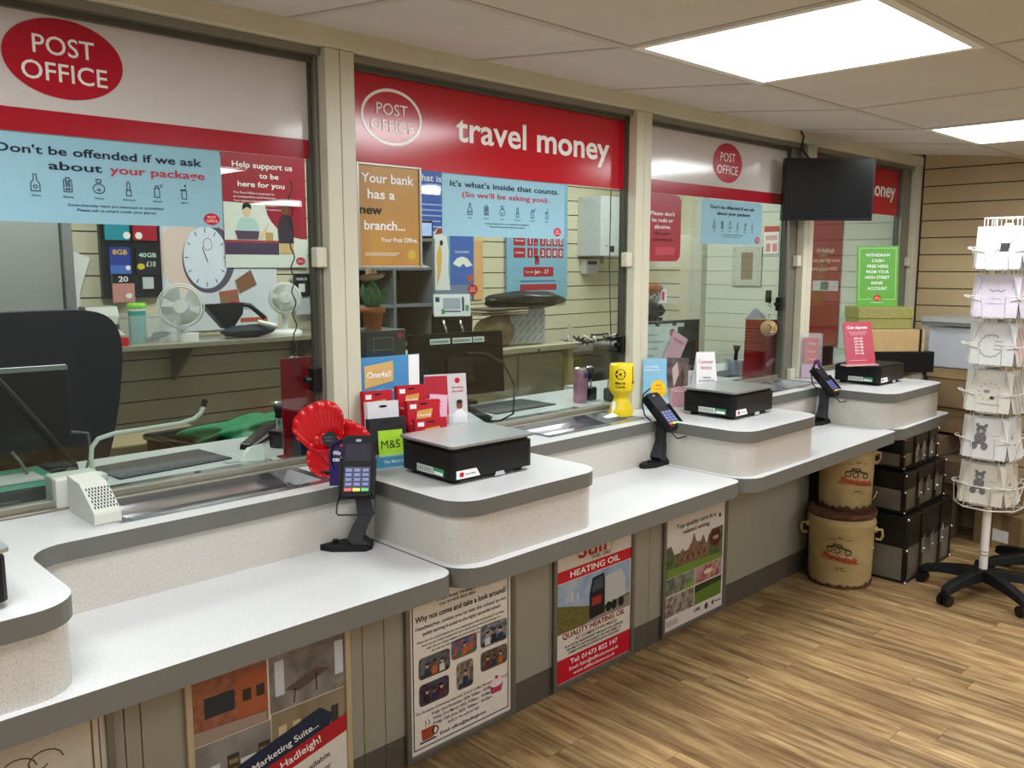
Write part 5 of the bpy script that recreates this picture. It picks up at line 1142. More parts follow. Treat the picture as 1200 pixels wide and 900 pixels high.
p = MB(); p.T = T @ rotm('Y', 6, (0, 0, .1)); p.box(-.055, -.006, .03, -.002, -.004, .145, ink('#e6b3c8')); p.disc(-.03, .125, .007, .007, redp, 1, -.006, 14); p.text('Happy', -.028, .10, .008, ink('#8c2a4a'), .035, 'C', 1, -.006, rot=1.2); p.build('pink_leaflet', t)
# ================================================================== THIRD BAY
t = thing('desk_notice', 'white notice with a red foot behind the third glass, in front of the grey monitor', 'notice', (2.87, 2.12, ZU), -12)
bx('sheet', t, -.15, 0, .06, .135, .002, .262, M('notice_sheet', '#c8cdd0', rough=.5)); m = MB(); oval(m, .105, .235, .016, .015, redp, whitep, 1, h=.005)
for i in range(4): m.text(['We ask customers to', 'please take a moment to', 'check what is inside', 'their parcel today'][i], -.14, .225-i*.028, .010, ink('#8a8f98'), [.17, .2, .17, .15][i], 'L', 1)
m.rect(-.15, .061, .0, .10, ink('#a02034'), 1); m.text('Post', -.07, .07, .02, whitep, .07, 'C', 2); m.build('printing', t); bx('easel', t, -.15, 0, 0, .135, .05, .06, black)
m = MB(); m.T = Matrix.Translation((.085, -.004, .10)) @ Matrix.Rotation(R(28), 4, 'Y'); m.prism(rrect(-.045, .0, .045, .14, .004, 2), 0, .002, ink('#e0a6c0'), axis='y'); m.text('HAPPY', 0, .105, .012, ink('#a3305a'), .06, 'C', 1); tag(m.build('pink_note', t), 'tilted pink note reading Happy')
t = thing('leaflet', 'pale blue leaflet with a smiling yellow sun, leaning at the right of the middle post', 'leaflet', (2.50, 1.83, ZU), -42)
T = rotm('X', -8); b = MB(); b.T = T; b.box(-.042, 0, 0, .042, .003, .182, ink('#87bcd8')); b.build('sheet', t)
m = MB(); m.T = T; sy = ink('#f0c21e'); n = 36
m.poly([((.031 if i % 2 else .025)*math.cos(2*PI*i/n)+.012, .07+(.040 if i % 2 else .032)*math.sin(2*PI*i/n)) for i in range(n)], sy, 1)
m.text('Win', .012, .082, .008, ink('#b3641a'), .02, 'C', 2, 0, .02); m.text('up to', .012, .070, .006, ink('#b3641a'), .022, 'C', 2); m.line([(-.002, .06), (.012, .052), (.026, .06)], .002, ink('#b3641a'), 2)
m.text('Your wonderful', -.036, .15, .006, whitep, .05, 'L', 1, 0, .02); m.text('summer starts here', -.036, .139, .006, whitep, .056, 'L', 1, 0, .02); m.build('printing', t)
hh = MB(); hh.T = T; hh.box(-.046, -.012, 0, .046, -.0105, .04, clr).box(-.046, .004, 0, .046, .006, .1, clr); hh.build('holder', t)
t = thing('leaflet', 'dark leaflet with a rounded pink-red foot, left of the customer notice card', 'leaflet', (2.605, 1.80, ZU), -40)
b = MB(); b.T = T; b.prism([(-.034, .0), (.028, .0), (.038, .178), (-.042, .18), (-.046, .12)], 0, .003, M('dark_photo_leaflet', '#3a2e2e', rough=.3, h2='#6e5c58', scale=25), axis='y'); b.build('sheet', t)
m = MB(); m.T = T; m.poly([(-.032, .004), (.027, .004), (.034, .075), (-.03, .07), (-.036, .04)], ink('#b5495a', .3), 1); m.poly([(-.02, .07), (.0, .12), (-.005, .165), (-.025, .14)], ink('#b9a49c'), 1); m.poly([(.01, .07), (.022, .11), (.016, .15), (.005, .12)], ink('#4e3428'), 1); m.text('Travel', .0, .055, .006, whitep, .035, 'C', 2, 0, .01); m.ring(-.0, .035, .035, .04, .003, ink('#d98a94'), 2); m.build('printing', t)
hh = MB(); hh.T = T; hh.box(-.048, -.014, 0, .044, -.0125, .07, clr).box(-.048, .004, 0, .044, .006, .12, clr); hh.build('holder', t)
t = thing('tent_card', 'white folded tent card reading Customer Notice behind the third scale', 'card', (2.765, 1.80, ZU), -34)
m = MB(); a = [(-.045, -.035, 0), (.045, -.035, 0), (.036, 0, .19), (-.036, 0, .19), (.045, .035, 0), (-.045, .035, 0)]
m.add(a, [(0, 1, 2, 3), (3, 2, 4, 5)], paper); o = m.build('card', t); s_ = o.modifiers.new('thick', 'SOLIDIFY'); s_.thickness = .001
m = MB(); m.T = Matrix.Translation((0, -.0352, 0)) @ Matrix.Rotation(-math.atan2(.035, .19), 4, 'X'); m.text('Customer', .0, .15, .014, ink('#c2606c'), .058, 'C', 1, 0, .01); m.text('Notice', 0, .128, .014, ink('#c2606c'), .042, 'C', 1, 0, .01)
m.text('Opening', 0, .095, .007, navyp, .03, 'C', 1); m.text('Hours are displayed here', 0, .083, .007, navyp, .06, 'C', 1)
for i in range(4): m.rect(-.032, .03+i*.01, .032, .0315+i*.01, ink('#a8a8ae'), 1)
m.build('printing', t)
# pen tub, stamps
t = thing('pen_tub', 'clear box of blue-white refills and black stamps beside the third-bay red panel', 'tub', (3.585, 2.14, ZU), -30)
c = MB()
for a in ((-.06, -.045, -.058, .045), (.06, -.045, .062, .045), (-.058, -.045, .06, -.043), (-.058, .043, .06, .045)): c.box(a[0], a[1], 0, a[2], a[3], .075, clr)
c.build('walls', t); b = MB()
for i in range(5): b.box(-.053+i*.022, -.04, .003, -.035+i*.022, .03, .07, [ink('#a9b3d6'), paper][i % 2])
b.build('refill_packs', t)
for i, (x, a) in enumerate(((-.03, 4), (.02, 25), (.04, 32))):
    s_ = MB(); s_.T = Matrix.Translation((x, .0, .03)) @ Matrix.Rotation(R(a), 4, 'Y'); s_.cyl((0, 0, 0), (0, 0, .085), .009, black, n=12).cyl((0, 0, .085), (0, 0, .11), .012, black, r1=.018, n=14); o = s_.build('stamp_handle', t)
t = thing('red_acrylic_panel', 'red panel with printed lines behind the keyring ball, third bay', 'panel', (3.575, 2.035, ZU), -22)
b = MB(); b.prism([(-.09, 0), (.085, 0), (.11, .03), (.115, .262), (-.085, .268)], 0, .004, M('red_acrylic'), axis='y'); b.build('sheet', t); m = MB()
for i in range(9): m.rect(-.09, .12+i*.014, -.04+.01*(i % 3), .1215+i*.014, ink('#d06a78'), 1)
m.poly([(.03, .06), (.07, .09), (.09, .08), (.07, .06), (.04, .045)], ink('#d98a90'), 1); m.build('printing', t)
MB().prism([(-.09, .268), (-.04, .315), (-.02, .315), (.035, .268)], .006, .009, ink('#b6bdd0'), axis='y').build('card_behind', t)
t = thing('keyring_ball', 'tan plush ball keyring with a cross grinning face hanging on the jamb', 'keyring', (3.535, 1.975, 1.13), -45)
MB().ball((0, 0, 0), .037, M('tan_plush', '#b58f68', rough=.9, bump=.3, scale=60), 24, 14).build('ball', t)
m = MB(); m.F = lambda p: (p.x+.006, -math.sqrt(max(1e-6, .0376**2-(p.x+.006)**2-p.z**2))+(p.y), p.z)
m.line([(-.016, .018), (-.004, .008)], .004, blackp, 1); m.line([(.018, .018), (.008, .008)], .004, blackp, 1); m.disc(-.008, .003, .003, .004, blackp, 1, n=10); m.disc(.010, .003, .003, .004, blackp, 1, n=10)
m.poly([(-.014, -.006), (.0, -.009), (.014, -.004), (.012, -.018), (-.012, -.02)], blackp, 1); m.poly([(-.01, -.009), (.0, -.0115), (.010, -.008), (.009, -.014), (-.009, -.0155)], whitep, 2); m.build('face', t)
m = MB()
for i in range(7): m.tube([(.006*math.cos(2*PI*j/10)*(1 if i % 2 else .3), .006*math.sin(2*PI*j/10)*(.3 if i % 2 else 1), .045+i*.012+.008*math.sin(2*PI*j/10)) for j in range(10)], .0016, chrome, 5, closed=True)
m.build('chain', t); MB().box(-.02, -.008, .115, .006, .008, .17, black).build('key_fob', t, .004)
# toy wearing a beret
t = thing('beret_toy', 'grey-faced soft toy in an orange-brown beret and dark jumper behind the third glass', 'toy', (3.27, 2.42, 1.17), -45)
MB().ball((0, 0, .10), (.038, .034, .038), M('toy_grey', '#a5a198', rough=.9, bump=.2), 24, 14).build('head', t)
MB().ball((0, -.03, .092), (.018, .014, .013), M('toy_grey'), 16, 10).build('muzzle', t)
MB().ball((0, 0, .135), (.047, .042, .022), M('beret_orange', '#a85f38', rough=.9), 24, 12).cyl((0, 0, .115), (0, 0, .13), .037, M('beret_orange'), n=24).build('beret', t)
m = MB(); m.ball((-.014, -.031, .108), .005, blackm, 10, 8).ball((.014, -.031, .108), .005, blackm, 10, 8).ball((0, -.045, .096), .005, blackm, 10, 8); m.build('face_features', t)
MB().lathe([(.028, 0), (.036, .02), (.032, .05), (.018, .07)], M('toy_jumper', '#20232f', rough=.9, h2='#4a5068', scale=60, lo=.5, hi=.6), n=24).build('body', t)
MB().tube([(-.03, 0, .055), (-.045, -.015, .03), (-.03, -.035, .02)], .013, M('toy_jumper'), 8).build('arm', t); MB().tube([(.03, 0, .055), (.045, -.015, .03), (.03, -.035, .02)], .013, M('toy_jumper'), 8).build('arm', t)
o = bx('toy_plinth', None, -.05, -.04, 0, .05, .035, .269, blackm); o.location = (3.27, 2.44, ZU+.001); tag(o, 'black plinth under the soft toy in the beret', 'plinth')

# ================================================================== FOURTH BAY
t = thing('ceiling_screen', 'black flat television screen hanging before the third wide post', 'television', (3.607, 1.761, 1.60), -42.5)
b = MB(); b.T = rotm('X', 2); b.prism(rrect(-.195, 0, .195, .262, .004, 2), 0, .028, black, axis='y'); b.build('casing', t, .002)
m = MB(); m.T = b.T; m.rect(-.188, .012, .188, .255, M('screen_off', '#08090b', rough=.25, spec=.35), 1); m.build('screen', t)
bx('wall_bracket', t, -.04, .03, .10, .04, .075, .18, black, bevel=.003); MB().tube([(.02, .03, .22), (-.06, .06, .26), (-.10, .07, .31), (-.095, .06, .36), (-.11, .06, .385)], .004, black).build('cable', t)
t = thing('coin_sign', 'deep red sign reading Coin deposits standing on the furthest scale', 'sign', (3.655, 1.60, ZU+.0835), -30)
T = rotm('X', -14); b = MB(); b.T = T; b.prism(rrect(-.068, 0, .074, .19, .008, 3), 0, .003, M('sign_crimson', '#a61e3c', rough=.3), axis='y'); b.build('sheet', t)
m = MB(); m.T = T; m.text('Coin deposits', 0, .16, .012, whitep, .10, 'C', 1, 0, .02)
for i in range(3): m.rect(-.045+.004*i, .146-i*.006, .045-.004*i, .1472-i*.006, ink('#e6b8c2'), 1)
for i, s_ in enumerate(('£20 x £1', '£10 x 50p', '£10 x 20p', '£5 x 10p', '£5 x 5p', '£1 x 2p')): m.text(s_, 0, .115-i*.013, .0075, whitep, .042, 'C', 1, 0, .02)
m.rect(-.05, .022, .03, .0235, ink('#e6b8c2'), 1); m.disc(.05, .02, .008, .006, redp, 1, n=14); m.build('printing', t)
f = MB(); f.T = Matrix.Identity(4); f.box(-.085, -.02, 0, .075, .022, .006, ink('#c9a0a2')); f.build('foot', t)
t = thing('gift_card_dispenser', 'clear holder of small red gift cards at the right of the third wide post', 'holder', (3.70, 1.85, ZU), -45)
c = MB().box(-.045, -.01, 0, .045, -.008, .205, clr).box(-.045, .03, 0, .045, .032, .205, clr).box(-.045, -.008, 0, -.043, .03, .205, clr).box(.043, -.008, 0, .045, .03, .205, clr); c.build('case', t)
m = MB(); m.box(-.03, .0, .07, .03, .02, .185, ink('#c3202e'))
for i in range(3): m.text('One4all', 0, .155-i*.035, .010, ink('#e3b15a'), .035, 'C', 1, 0, .02)
m.box(-.04, .0, .003, .04, .02, .065, ink('#cfa8c4')); m.build('card_stack', t)
o = bx('navy_box', None, -.03, -.03, 0, .03, .03, .14, M('navy_carton', '#1d3458', rough=.5), bevel=.003); o.location = (3.83, 2.03, ZU+.0); tag(o, 'narrow navy box inside the fourth glass, right of the third wide post', 'box')
o = bx('maroon_box', None, -.08, -.03, 0, .08, .03, .11, M('maroon_carton', '#5c1622', rough=.5), bevel=.003); o.location = (4.2, 2.05, ZU); tag(o, 'dark maroon box behind the coin deposits sign, inside the glass', 'box')
def carton(label, loc, rz, w_, d_, h, mat, lid=0, lidm=None, name='cardboard_box', group=None, text=None, tape=False):
    t = thing(name, label, 'box', loc, rz, group)
    bx('body', t, -w_/2+(.004 if lid else 0), -d_/2+(.004 if lid else 0), 0, w_/2-(.004 if lid else 0), d_/2-(.004 if lid else 0), h, mat, bevel=.003)
    if lid: bx('lid', t, -w_/2, -d_/2, h-lid, w_/2, d_/2, h+.004, lidm or mat, bevel=.003)
    if tape: bx('tape', t, -w_/2-.0006, -.02, h*.0+.001, w_/2+.0006, .02, h+.0012, M('parcel_tape', '#a58a5e', rough=.3))
    if text: m = MB(); m.text(text, 0, h*.35, .022, ink('#4a3a24'), None, 'C', 1, -d_/2, .0); m.build('lettering', t)
    return t
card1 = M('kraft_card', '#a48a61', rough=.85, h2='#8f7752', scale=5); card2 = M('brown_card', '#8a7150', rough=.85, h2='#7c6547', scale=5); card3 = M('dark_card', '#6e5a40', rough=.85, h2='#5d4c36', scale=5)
gold = M('gold_glitter', '#9c9858', rough=.6, h2='#7d7a3c', scale=220, lo=.42, hi=.58)
carton('flat black box at the bottom of the little stack behind the coin deposits sign', (4.30, 1.72, ZU), -45, .30, .20, .10, black, name='black_box')
t = carton('kraft card box with a dark strap, under the gold glitter box', (4.27, 1.75, 1.0), -42, .28, .20, .105, M('kraft_light', '#b79b6c', rough=.8)); bx('strap', t, .112, -.102, -.001, .124, .102, .1065, blackm)
carton('gold glittery lidded box carrying the green sign', (4.255, 1.79, 1.106), -45, .265, .18, .10, gold, lid=.05, name='glitter_box')
t = thing('green_sign', 'bright green sign reading Withdraw cash free here, standing on the gold glitter box', 'sign', (4.255, 1.80, 1.2105), -40)
T = rotm('X', -4); b = MB(); b.T = T; b.box(-.105, 0, 0, .105, .004, .295, M('sign_green', '#5da23a', rough=.4)); b.build('sheet', t)
m = MB(); m.T = T; m.line([(-.092, .035), (-.03, .035)], .002, ink('#c8e0b0'), 1); m.line([(.03, .035), (.092, .035), (.092, .283), (-.092, .283), (-.092, .035)], .002, ink('#c8e0b0'), 1)
for i, s_ in enumerate(('WITHDRAW', 'CASH', 'FREE HERE', 'FROM YOUR', 'HIGH STREET', 'BANK', 'ACCOUNT')): m.text(s_, 0, .243-i*.027, .014, whitep, [.125, .06, .105, .115, .125, .06, .1][i], 'C', 1, 0, .012)
oval(m, 0, .042, .018, .014, redp, whitep, 1, h=.005); m.rect(-.035, .018, .035, .0195, whitep, 1); m.build('printing', t)
# ---- cardboard stack against the end wall
WCY = -8
t = carton('kraft box at the bottom of the stack right of the counter end', (4.76, 1.50, .565), WCY, .30, .26, .13, card2, lid=.04, lidm=card1)
carton('brown lidded box lettered across the front, middle of the stack right of the counter end', (4.76, 1.50, .70), WCY, .36, .30, .19, card2, lid=.045, lidm=card1, text='earrings')
t = thing('storage_tub', 'clear plastic storage tub full of pale folders on top of the cardboard stack', 'tub', (4.76, 1.53, .9), WCY)
c = MB(); tp = M('frosty_plastic', '#cfd2d2', rough=.25, alpha=.14)
for a in ((-.19, -.13, -.186, .15), (.166, -.13, .17, .15), (-.186, -.13, .166, -.126), (-.186, .146, .166, .15)): c.box(a[0], a[1], 0, a[2], a[3], .225, tp)
c.build('tub_wall', t); MB().prism(rrect(-.2, -.145, .18, .16, .02, 3), .228, .252, M('grey_clear_lid', '#a9aaa6', rough=.3)).build('lid', t, .004); MB().prism(rrect(-.197, -.142, .177, .157, .02, 3), .212, .227, M('grey_rim', '#70747a', rough=.3)).build('rim', t, .002)
for i, cl in enumerate(('#c9cdd8', '#e8e9ec', '#6b87a5', '#c9826c', '#4f6f8c', '#d8d8da')): bx('folder', t, -.17+.055*i, -.12, .003, -.12+.055*i, .12, .20-.01*(i % 3), ink(cl))
m = MB(); m.rect(-.10, .04, -.02, .19, ink('#d9dbe6'), 3, -.13); m.build('front_sheet', t)
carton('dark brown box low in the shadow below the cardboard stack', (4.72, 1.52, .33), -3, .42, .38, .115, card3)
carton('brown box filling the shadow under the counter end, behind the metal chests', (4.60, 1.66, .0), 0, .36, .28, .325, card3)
carton('flat brown box with a white label by the middle metal chest', (4.78, 1.33, .19), -14, .27, .24, .115, card2, lid=.03)
t = carton('taller brown carton on the floor behind the white pole of the card stand', (4.80, 1.28, 0), -14, .26, .24, .185, card2, tape=True)
bx('label', t, -.131, -.06, .04, -.1302, .02, .1, paper)
carton('open brown carton further along the end wall, right of the white pole', (4.83, 1.03, 0), 4, .22, .20, .24, card1, tape=True)
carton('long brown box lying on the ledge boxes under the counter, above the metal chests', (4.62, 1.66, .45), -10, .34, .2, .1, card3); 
# ================================================================== TRUNKS
def trunk(label, x, y, z, w_, d_, h, lidh):
    t = thing('metal_chest', label, 'chest', (x, y, z), 0, 'nested metal and black chests')
    gm = M('trunk_grey_metal', '#8b8a82', rough=.35, metal=.6, h2='#8f8e86', scale=7); tb = M('trunk_black', '#0d0e10', rough=.35, var=.2)
    bx('body', t, 0.004, .004, 0, w_-.004, d_-.004, h-lidh, gm, bevel=.002); bx('lid', t, 0, 0, h-lidh+.001, w_, d_, h, tb, bevel=.006)
    e = MB(); s_ = .018
    for X in (0, w_-s_): e.box(X, 0, 0, X+s_, .003, h-lidh, tb); e.box(X, d_-.003, 0, X+s_, d_, h-lidh, tb)
    for Y in (0, d_-s_): e.box(-.0005, Y, 0, .003, Y+s_, h-lidh, tb); e.box(w_-.003, Y, 0, w_+.0005, Y+s_, h-lidh, tb)
    e.box(-.0008, -.0008, 0, w_+.0008, .002, .012, tb); e.box(-.0008, 0, 0, .002, d_, .012, tb)
    for X in (w_*.28, w_*.70): e.box(X, -.004, .01, X+.028, -.0005, h-.01, tb)
    for X in (w_*.28, w_*.70): e.box(X, -.002, h, X+.028, d_, h+.003, tb)
    e.build('black_edging', t)
    c = MB(); q = .0075
    for X in (0, w_):
        for Y in (0, d_):
            for Z in (.006, h-lidh-.006, h-.010): c.ball((X, Y, Z), (q, q, q*.9), chrome, 10, 8)
    c.build('corner_caps', t)
    for X in (w_*.5, w_*.285+.014, w_*.7+.012):
        l = MB(); l.box(X-.012, -.010, h-lidh-.05, X+.012, -.004, h-lidh+.02, steel); l.poly([(X-.016, h-lidh+.01), (X, h-lidh+.045), (X+.016, h-lidh+.01)], chrome, 1, -.011); l.ball((X, -.012, h-lidh-.03), .007, chrome, 10, 8); l.build('latch', t, .001)
    hd = MB(); hz = h-lidh-.05
    hd.tube([(-.004, d_*.36, hz+.03), (-.022, d_*.38, hz-.005), (-.022, d_*.62, hz-.005), (-.004, d_*.64, hz+.03)], .004, chrome, 8).box(-.006, d_*.34, hz-.01, -.0008, d_*.66, hz+.035, M('handle_plate', '#9a968a', rough=.3, metal=.8)); hd.build('side_handle', t)
    return t
trunk('largest metal and black chest, bottom of the stack on the floor beside the drums', 3.84, 1.43, 0, .545, .40, .305, .145)
trunk('middle-sized metal and black chest, second in the stack', 3.868, 1.462, .3085, .475, .34, .155+.03, .08)
trunk('smallest metal and black chest, topmost under the counter shelf', 3.915, 1.495, .497, .40, .28, .15, .08)
# ================================================================== METAL DRUMS
def drum(label, loc, r_, h, rz, hand=True, lidr=True):
    t = thing('metal_drum', label, 'drum', loc, rz, 'rusty cream metal drums')
    dm = M('drum_cream', '#b7a273', rough=.5, h2='#a38c5c', scale=9, lo=.4, hi=.75); rust = M('rust', '#4a2a1c', rough=.85, h2='#6e4630', scale=40, bump=.4)
    z1 = h*.80
    MB().lathe([(r_*.93, .012), (r_*.95, .03), (r_*.985, z1*.95), (r_*1.02, z1), (r_*1.035, z1+.008), (r_*1.01, z1+.02), (r_, z1+.03), (r_, h-.035)], dm, n=48).build('body', t)
    n = 72; random.seed(int(r_*1000)); vs = []
    for q in (0, 1):
        for i in range(n):
            a = 2*PI*i/n; zz = 0 if not q else .012+random.random()**2*.022; rr_ = r_*.935+.002+(.006*zz/.03)
            vs.append((rr_*math.cos(a), rr_*math.sin(a), zz))
    m = MB(); m.add(vs, [(i, (i+1) % n, n+(i+1) % n, n+i) for i in range(n)], rust, True); m.add(vs[:n], [tuple(range(n))[::-1]], rust); m.build('rusty_base_rim', t)
    MB().lathe([(r_*1.003, h-.030), (r_*1.03, h-.026), (r_*1.035, h-.012), (r_*1.02, h-.006), (r_*.96, h-.008), (.001, h-.014)], rust, n=48).build('rusty_lid', t)
    pr = MB(); pr.F = lambda p: (math.sin(p.x/r_)*(r_*(.95+.04*p.z/h)+.0015-p.y), -math.cos(p.x/r_)*(r_*(.95+.04*p.z/h)+.0015-p.y), p.z)
    rb = ink('#a5492f'); bk = ink('#2a1c16'); k = h/.37
    for i in range(6): x0 = -.075+.025*i; pr.poly([(x0, .155*k-.004*i), (x0+.025, .155*k-.004*(i+1)), (x0+.025, .178*k-.004*(i+1)), (x0, .178*k-.004*i)], rb, 1)
    for i in range(5): x0 = -.055+.025*i; pr.poly([(x0, .150*k-.004*i), (x0+.025, .150*k-.004*(i+1)), (x0+.025, .155*k-.004*(i+1)), (x0, .155*k-.004*i)], bk, 1)
    for x, z in ((-.045, .192), (-.012, .188), (.035, .182)): pr.ring(x, z*k, .014, .014, .004, bk, 2, 0, 16)
    pr.line([(-.055, .2*k), (-.02, .21*k), (.02, .198*k), (.045, .19*k)], .006, bk, 2); pr.line([(-.03, .205*k), (-.028, .22*k), (.005, .215*k), (.01, .2*k)], .005, bk, 2)
    pr.text('TRACTOR OIL', 0, .158*k, .010, ink('#d9c39a'), .11, 'C', 2, 0, .02, rot=-.12); pr.text('FULL AND OVER GREASE OILS', 0, .132*k, .011, rb, .17, 'C', 2, 0, .02, rot=-.1); pr.text('No 48', 0, .10*k, .008, bk, .03, 'C', 2); pr.rect(-.03, .09*k, .03, .092*k, bk, 2); pr.text('Est', -.0, .245*k, .008, bk, .02, 'C', 2); pr.rect(-.05, .24*k, -.02, .242*k, bk, 2); pr.rect(.02, .24*k, .05, .242*k, bk, 2)
    pr.build('faded_label', t)
    for s_ in (-1, 1):
        hm = MB(); hm.tube([(s_*(r_+.0), -.02, h*.74), (s_*(r_+.026), -.018, h*.74), (s_*(r_+.030), -.015, h*.66), (s_*(r_+.022), -.01, h*.60), (s_*(r_+.002), -.01, h*.61)], .006, dm, 8).cyl((s_*(r_-.008), -.02, h*.74), (s_*(r_+.008), -.02, h*.74), .014, dm, n=12); hm.build('handle', t)
    return t
drum('larger rusty cream drum on the floor with a red label, below the smaller one', (3.695, 1.665, 0), .141, .345, -66)
drum('smaller rusty cream drum standing on the larger drum, tucked under the shelf', (3.735, 1.675, .336), .118, .33, -40)

# ================================================================== CARD STANDS
wire = M('white_wire', '#dcdcd8', rough=.35)
SX, SY = 3.95, 1.15
t = thing('card_stand', 'white wire greeting card spinner on a black five-star castor base', 'stand', (SX, SY, 0))
star(t, 0, 5, .255, 20)
MB().cyl((0, 0, .08), (0, 0, 1.58), .017, white_pl, n=18).build('pole', t); MB().cyl((0, 0, .18), (0, 0, .184), .0178, M('tan_band', '#8d7a5a'), n=18).cyl((0, 0, .195), (0, 0, .199), .0178, M('tan_band'), n=18).build('band', t)
HW = .10
FACES = [178, 268, 358, 88]
fr = MB()
for a in FACES:
    fr.T = Matrix.Rotation(R(a+90), 4, 'Z')           # local -y points along the face normal
    for x in (-.075, -.03, .03, .075): fr.tube([(x, -.055, .405), (x, -.055, 1.60)], .0022, wire, 5)
    fr.tube([(-.075, -.055, 1.60), (.075, -.055, 1.60)], .003, wire, 5)
fr.T = None
for z in (.41, 1.60): fr.tube([(.0, 0, z), (.055, .0, z)], .004, wire, 5); fr.tube([(0, 0, z), (-.055, 0, z)], .004, wire, 5); fr.tube([(0, 0, z), (0, .055, z)], .004, wire, 5); fr.tube([(0, 0, z), (0, -.055, z)], .004, wire, 5)
fr.build('wire_frame', t)
tiers = [1.392, 1.197, 1.003, .808, .612, .418]
for zi, z in enumerate(tiers):
    for fi, a in enumerate(FACES):
        p = MB(); p.T = Matrix.Rotation(R(a+90), 4, 'Z')
        p.tube([(-.085, -.055, z+.07), (-.085, -.118, z+.085), (-.085, -.122, z+.09), (-.05, -.122, z+.09), (-.045, -.118, z+.082), (-.04, -.10, z), (.04, -.10, z), (.045, -.118, z+.082), (.05, -.122, z+.09), (.085, -.122, z+.09), (.085, -.118, z+.085), (.085, -.055, z+.07)], .0022, wire, 5)
        p.tube([(-.04, -.10, z), (-.04, -.055, z)], .0022, wire, 5).tube([(.04, -.10, z), (.04, -.055, z)], .0022, wire, 5).tube([(-.085, -.055, z), (.085, -.055, z)], .0022, wire, 5)
        p.tube([(-.085, -.122, z+.09), (-.105, -.122, z+.092)], .0022, wire, 5)
        p.build('card_pocket', t)
bk = MB()
bk.tube([(.13*math.cos(2*PI*i/8+.3), .13*math.sin(2*PI*i/8+.3), .405) for i in range(8)], .003, wire, 5, closed=True)
for i in range(8): a = 2*PI*i/8+.3; bk.tube([(0.01*math.cos(a), .01*math.sin(a), .405), (.13*math.cos(a), .13*math.sin(a), .405), (.135*math.cos(a), .135*math.sin(a), .50)], .0025, wire, 5)
bk.tube([(.135*math.cos(2*PI*i/8+.3), .135*math.sin(2*PI*i/8+.3), .50) for i in range(8)], .003, wire, 5, closed=True)
bk.build('bottom_basket', t)
tp_ = MB(); tp_.tube([(-.03, -.09, 1.60), (-.03, -.09, 1.665), (.07, -.04, 1.665), (.07, -.04, 1.60)], .003, wire, 5).tube([(-.01, -.08, 1.63), (.01, -.07, 1.65), (.02, -.065, 1.63), (.05, -.05, 1.65)], .0025, wire, 5); tp_.build('top_wire', t)
cardcol = ['#dde2e8', '#e0dae8', '#dcdedd', '#dad7ce', '#e3e4e6', '#dedace']
desc = ['white greeting card with a black parcel drawing, top tier of the spinner', 'pale lilac greeting card with a thin line drawing, second tier of the spinner', 'white greeting card with a grey leafy wreath, third tier of the spinner', 'cream greeting card with small birds, fourth tier of the spinner', 'bright white greeting card with a sketched grey bear, fifth tier of the spinner', 'cream greeting card with a sketched grey bear, lowest tier of the spinner']
gk = ink('#8d8a90'); dk = ink('#3a3a40')
def bear(m, x, z, s_):
    bm_ = M('sketch_grey', '#5d5d61', rough=.6, h2='#8a8a8e', scale=120)
    m.disc(x, z+.032*s_, .016*s_, .015*s_, bm_, 2, n=16); m.disc(x-.013*s_, z+.047*s_, .006*s_, .006*s_, bm_, 2, n=10); m.disc(x+.013*s_, z+.047*s_, .006*s_, .006*s_, bm_, 2, n=10)
    m.disc(x, z+.005*s_, .019*s_, .022*s_, bm_, 1, n=16); m.disc(x-.016*s_, z-.022*s_, .011*s_, .013*s_, bm_, 2, n=12); m.disc(x+.016*s_, z-.022*s_, .011*s_, .013*s_, bm_, 2, n=12); m.disc(x, z+.028*s_, .007*s_, .006*s_, ink('#b9b9bb'), 3, n=10)
    m.disc(x-.006*s_, z+.036*s_, .0018*s_, .002*s_, blackp, 4, n=8); m.disc(x+.006*s_, z+.036*s_, .0018*s_, .002*s_, blackp, 4, n=8)
def gcard(zi, fi, k, label, group=None, art=None, dx=0, tilt=12, colr=None):
    a = R(FACES[fi]+90); ly = -.098+.011*k
    o = thing('greeting_card', label, 'card', (SX+dx*math.cos(a)-ly*math.sin(a), SY+dx*math.sin(a)+ly*math.cos(a), tiers[zi]+.004+.004*k), FACES[fi]+90, group)
    T = rotm('X', -tilt+2*k)
    b = MB(); b.T = T; b.box(-.083, 0, 0, .083, .003, .165, ink(colr or cardcol[zi])); b.build('card', o)
    if art is not None:
        m = MB(); m.T = T; art(m); m.build('card_drawing', o)
    return o
def art0(m): m.rect(-.0, .07, .035, .105, dk, 1); m.line([(-.02, .065), (-.005, .08), (0, .07)], .003, dk, 1); m.line([(.035, .105), (.045, .115)], .003, dk, 1); m.rect(-.03, .045, .04, .047, gk, 1)
def art1(m): m.line([(-.03, .115), (-.015, .105), (0, .112), (.015, .105), (.03, .115)], .003, ink('#7a6a8a'), 1); m.rect(-.018, .075, .018, .077, gk, 1); m.rect(-.03, .055, .03, .057, gk, 1); m.line([(-.015, .09), (-.015, .07)], .001, gk, 1)
def art2(m):
    for i in range(22):
        a = R(60+i*13); m.disc(-.008+.045*math.cos(a), .078+.045*math.sin(a), .007, .003, ink('#a3a8a6'), 1, n=8, rot=a+PI/2+(.6 if i % 2 else -.6))
    for i, w_ in enumerate((.03, .036, .028)): m.rect(.005, .095-i*.016, .005+w_, .098-i*.016, gk, 1)
def art3(m):
    for i in range(12): a = R(i*30); m.disc(-.0+.04*math.cos(a), .085+.035*math.sin(a), .005, .004, ink('#bdb6a6'), 1, n=8)
    m.disc(-.01, .085, .012, .007, gk, 2, n=12); m.disc(.012, .06, .009, .007, dk, 2, n=12); m.line([(.02, .06), (.028, .065)], .002, dk, 2); m.rect(-.04, .03, .045, .033, gk, 1)
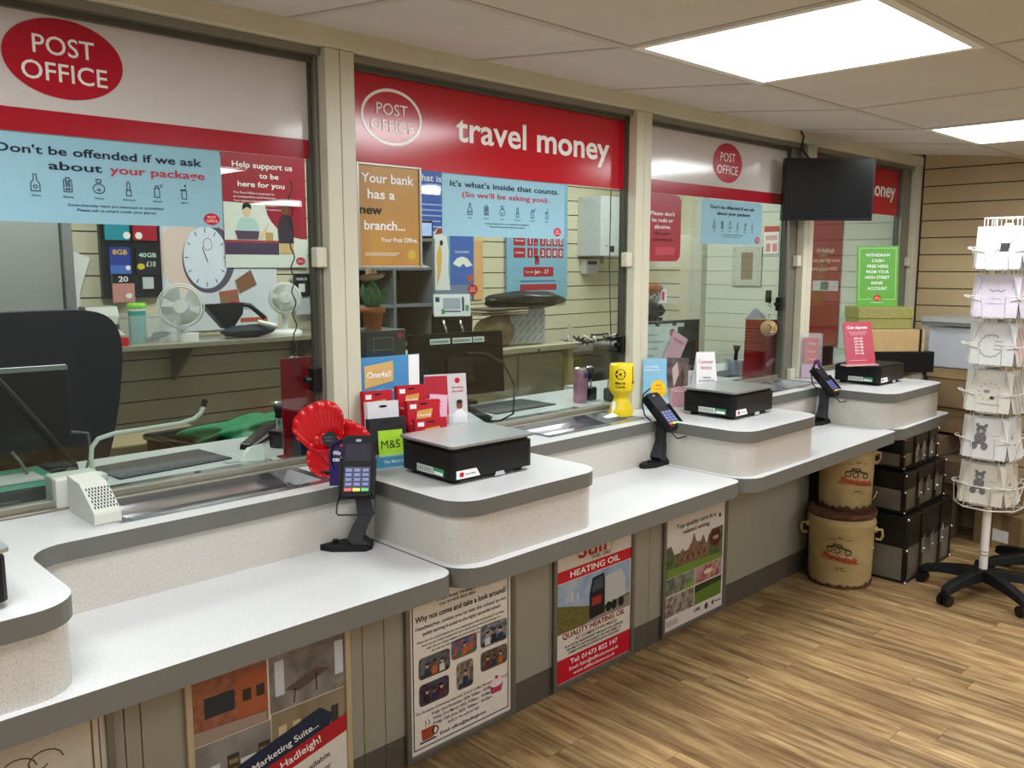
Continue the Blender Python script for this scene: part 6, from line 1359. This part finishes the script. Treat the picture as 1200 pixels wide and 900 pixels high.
def art4(m): bear(m, -.022, .078, 1.25); m.line([(.02, .095), (.05, .10)], .0015, gk, 1); m.line([(.02, .08), (.055, .085)], .0015, gk, 1)
def art5(m): bear(m, -.015, .080, 1.15); m.line([(.025, .10), (.05, .098)], .0015, gk, 1)
TN = ['top', 'second', 'third', 'fourth', 'fifth', 'lowest']
ARTS = [art0, art1, art2, art3, art4, art5]
for i in range(6):
    gcard(i, 0, 0, desc[i], None, ARTS[i])
    for k in (1, 2): gcard(i, 0, k, ['pale card directly behind the front card', 'rearmost pale card'][k-1]+' on the left face, '+TN[i]+' tier of the spinner', 'cards tucked behind on the left face', None, -.008*k, colr='#d3d4cc')
d2 = ['white card on the right face of the spinner, top tier', 'pale card on the right face of the spinner, second tier', 'card with red stripes on the right face of the spinner, third tier', 'card with grey stripes on the right face of the spinner, fourth tier', 'cream card with a small bee drawing on the right face, fifth tier', 'cream card on the right face of the spinner, lowest tier']
def stripes(c1, c2):
    def f(m):
        for i in range(7): m.rect(-.07+i*.02, .004, -.062+i*.02, .15, ink(c1 if i % 2 else c2), 1)
    return f
def bee(m): m.disc(-.02, .09, .010, .007, ink('#9a8a6a'), 1, n=12); m.disc(-.014, .10, .006, .008, ink('#b9c2cc'), 1, n=10); m.disc(.0, .06, .008, .006, gk, 1, n=10); m.line([(-.0, .05), (-.0, .035)], .002, dk, 1)
a2 = [art1, art3, stripes('#c86a70', '#e3c9c6'), stripes('#7d848c', '#cdbfae'), bee, art3]
for i in range(6):
    gcard(i, 1, 0, d2[i], None, a2[i]); gcard(i, 1, 1, 'pale card tucked behind on the right face, '+TN[i]+' tier of the spinner', 'cards tucked behind on the right face', None, .006)
for i in range(6):
    for fi in (2, 3): gcard(i, fi, 0, 'pale greeting card on the far side of the spinner', 'greeting cards on the far faces')
# second stand, mostly out of frame
t = thing('card_stand', 'second stand with a grey pole and black star base at the right edge', 'stand', (4.33, 1.04, 0))
star(t, 0, 5, .2, 128); MB().cyl((0, 0, .08), (0, 0, .62), .02, M('grey_pole', '#6d6a64', rough=.4, metal=.3), n=18).build('pole', t)
MB().cyl((0, 0, .52), (0, 0, .56), .03, blackm, n=18).build('collar', t)
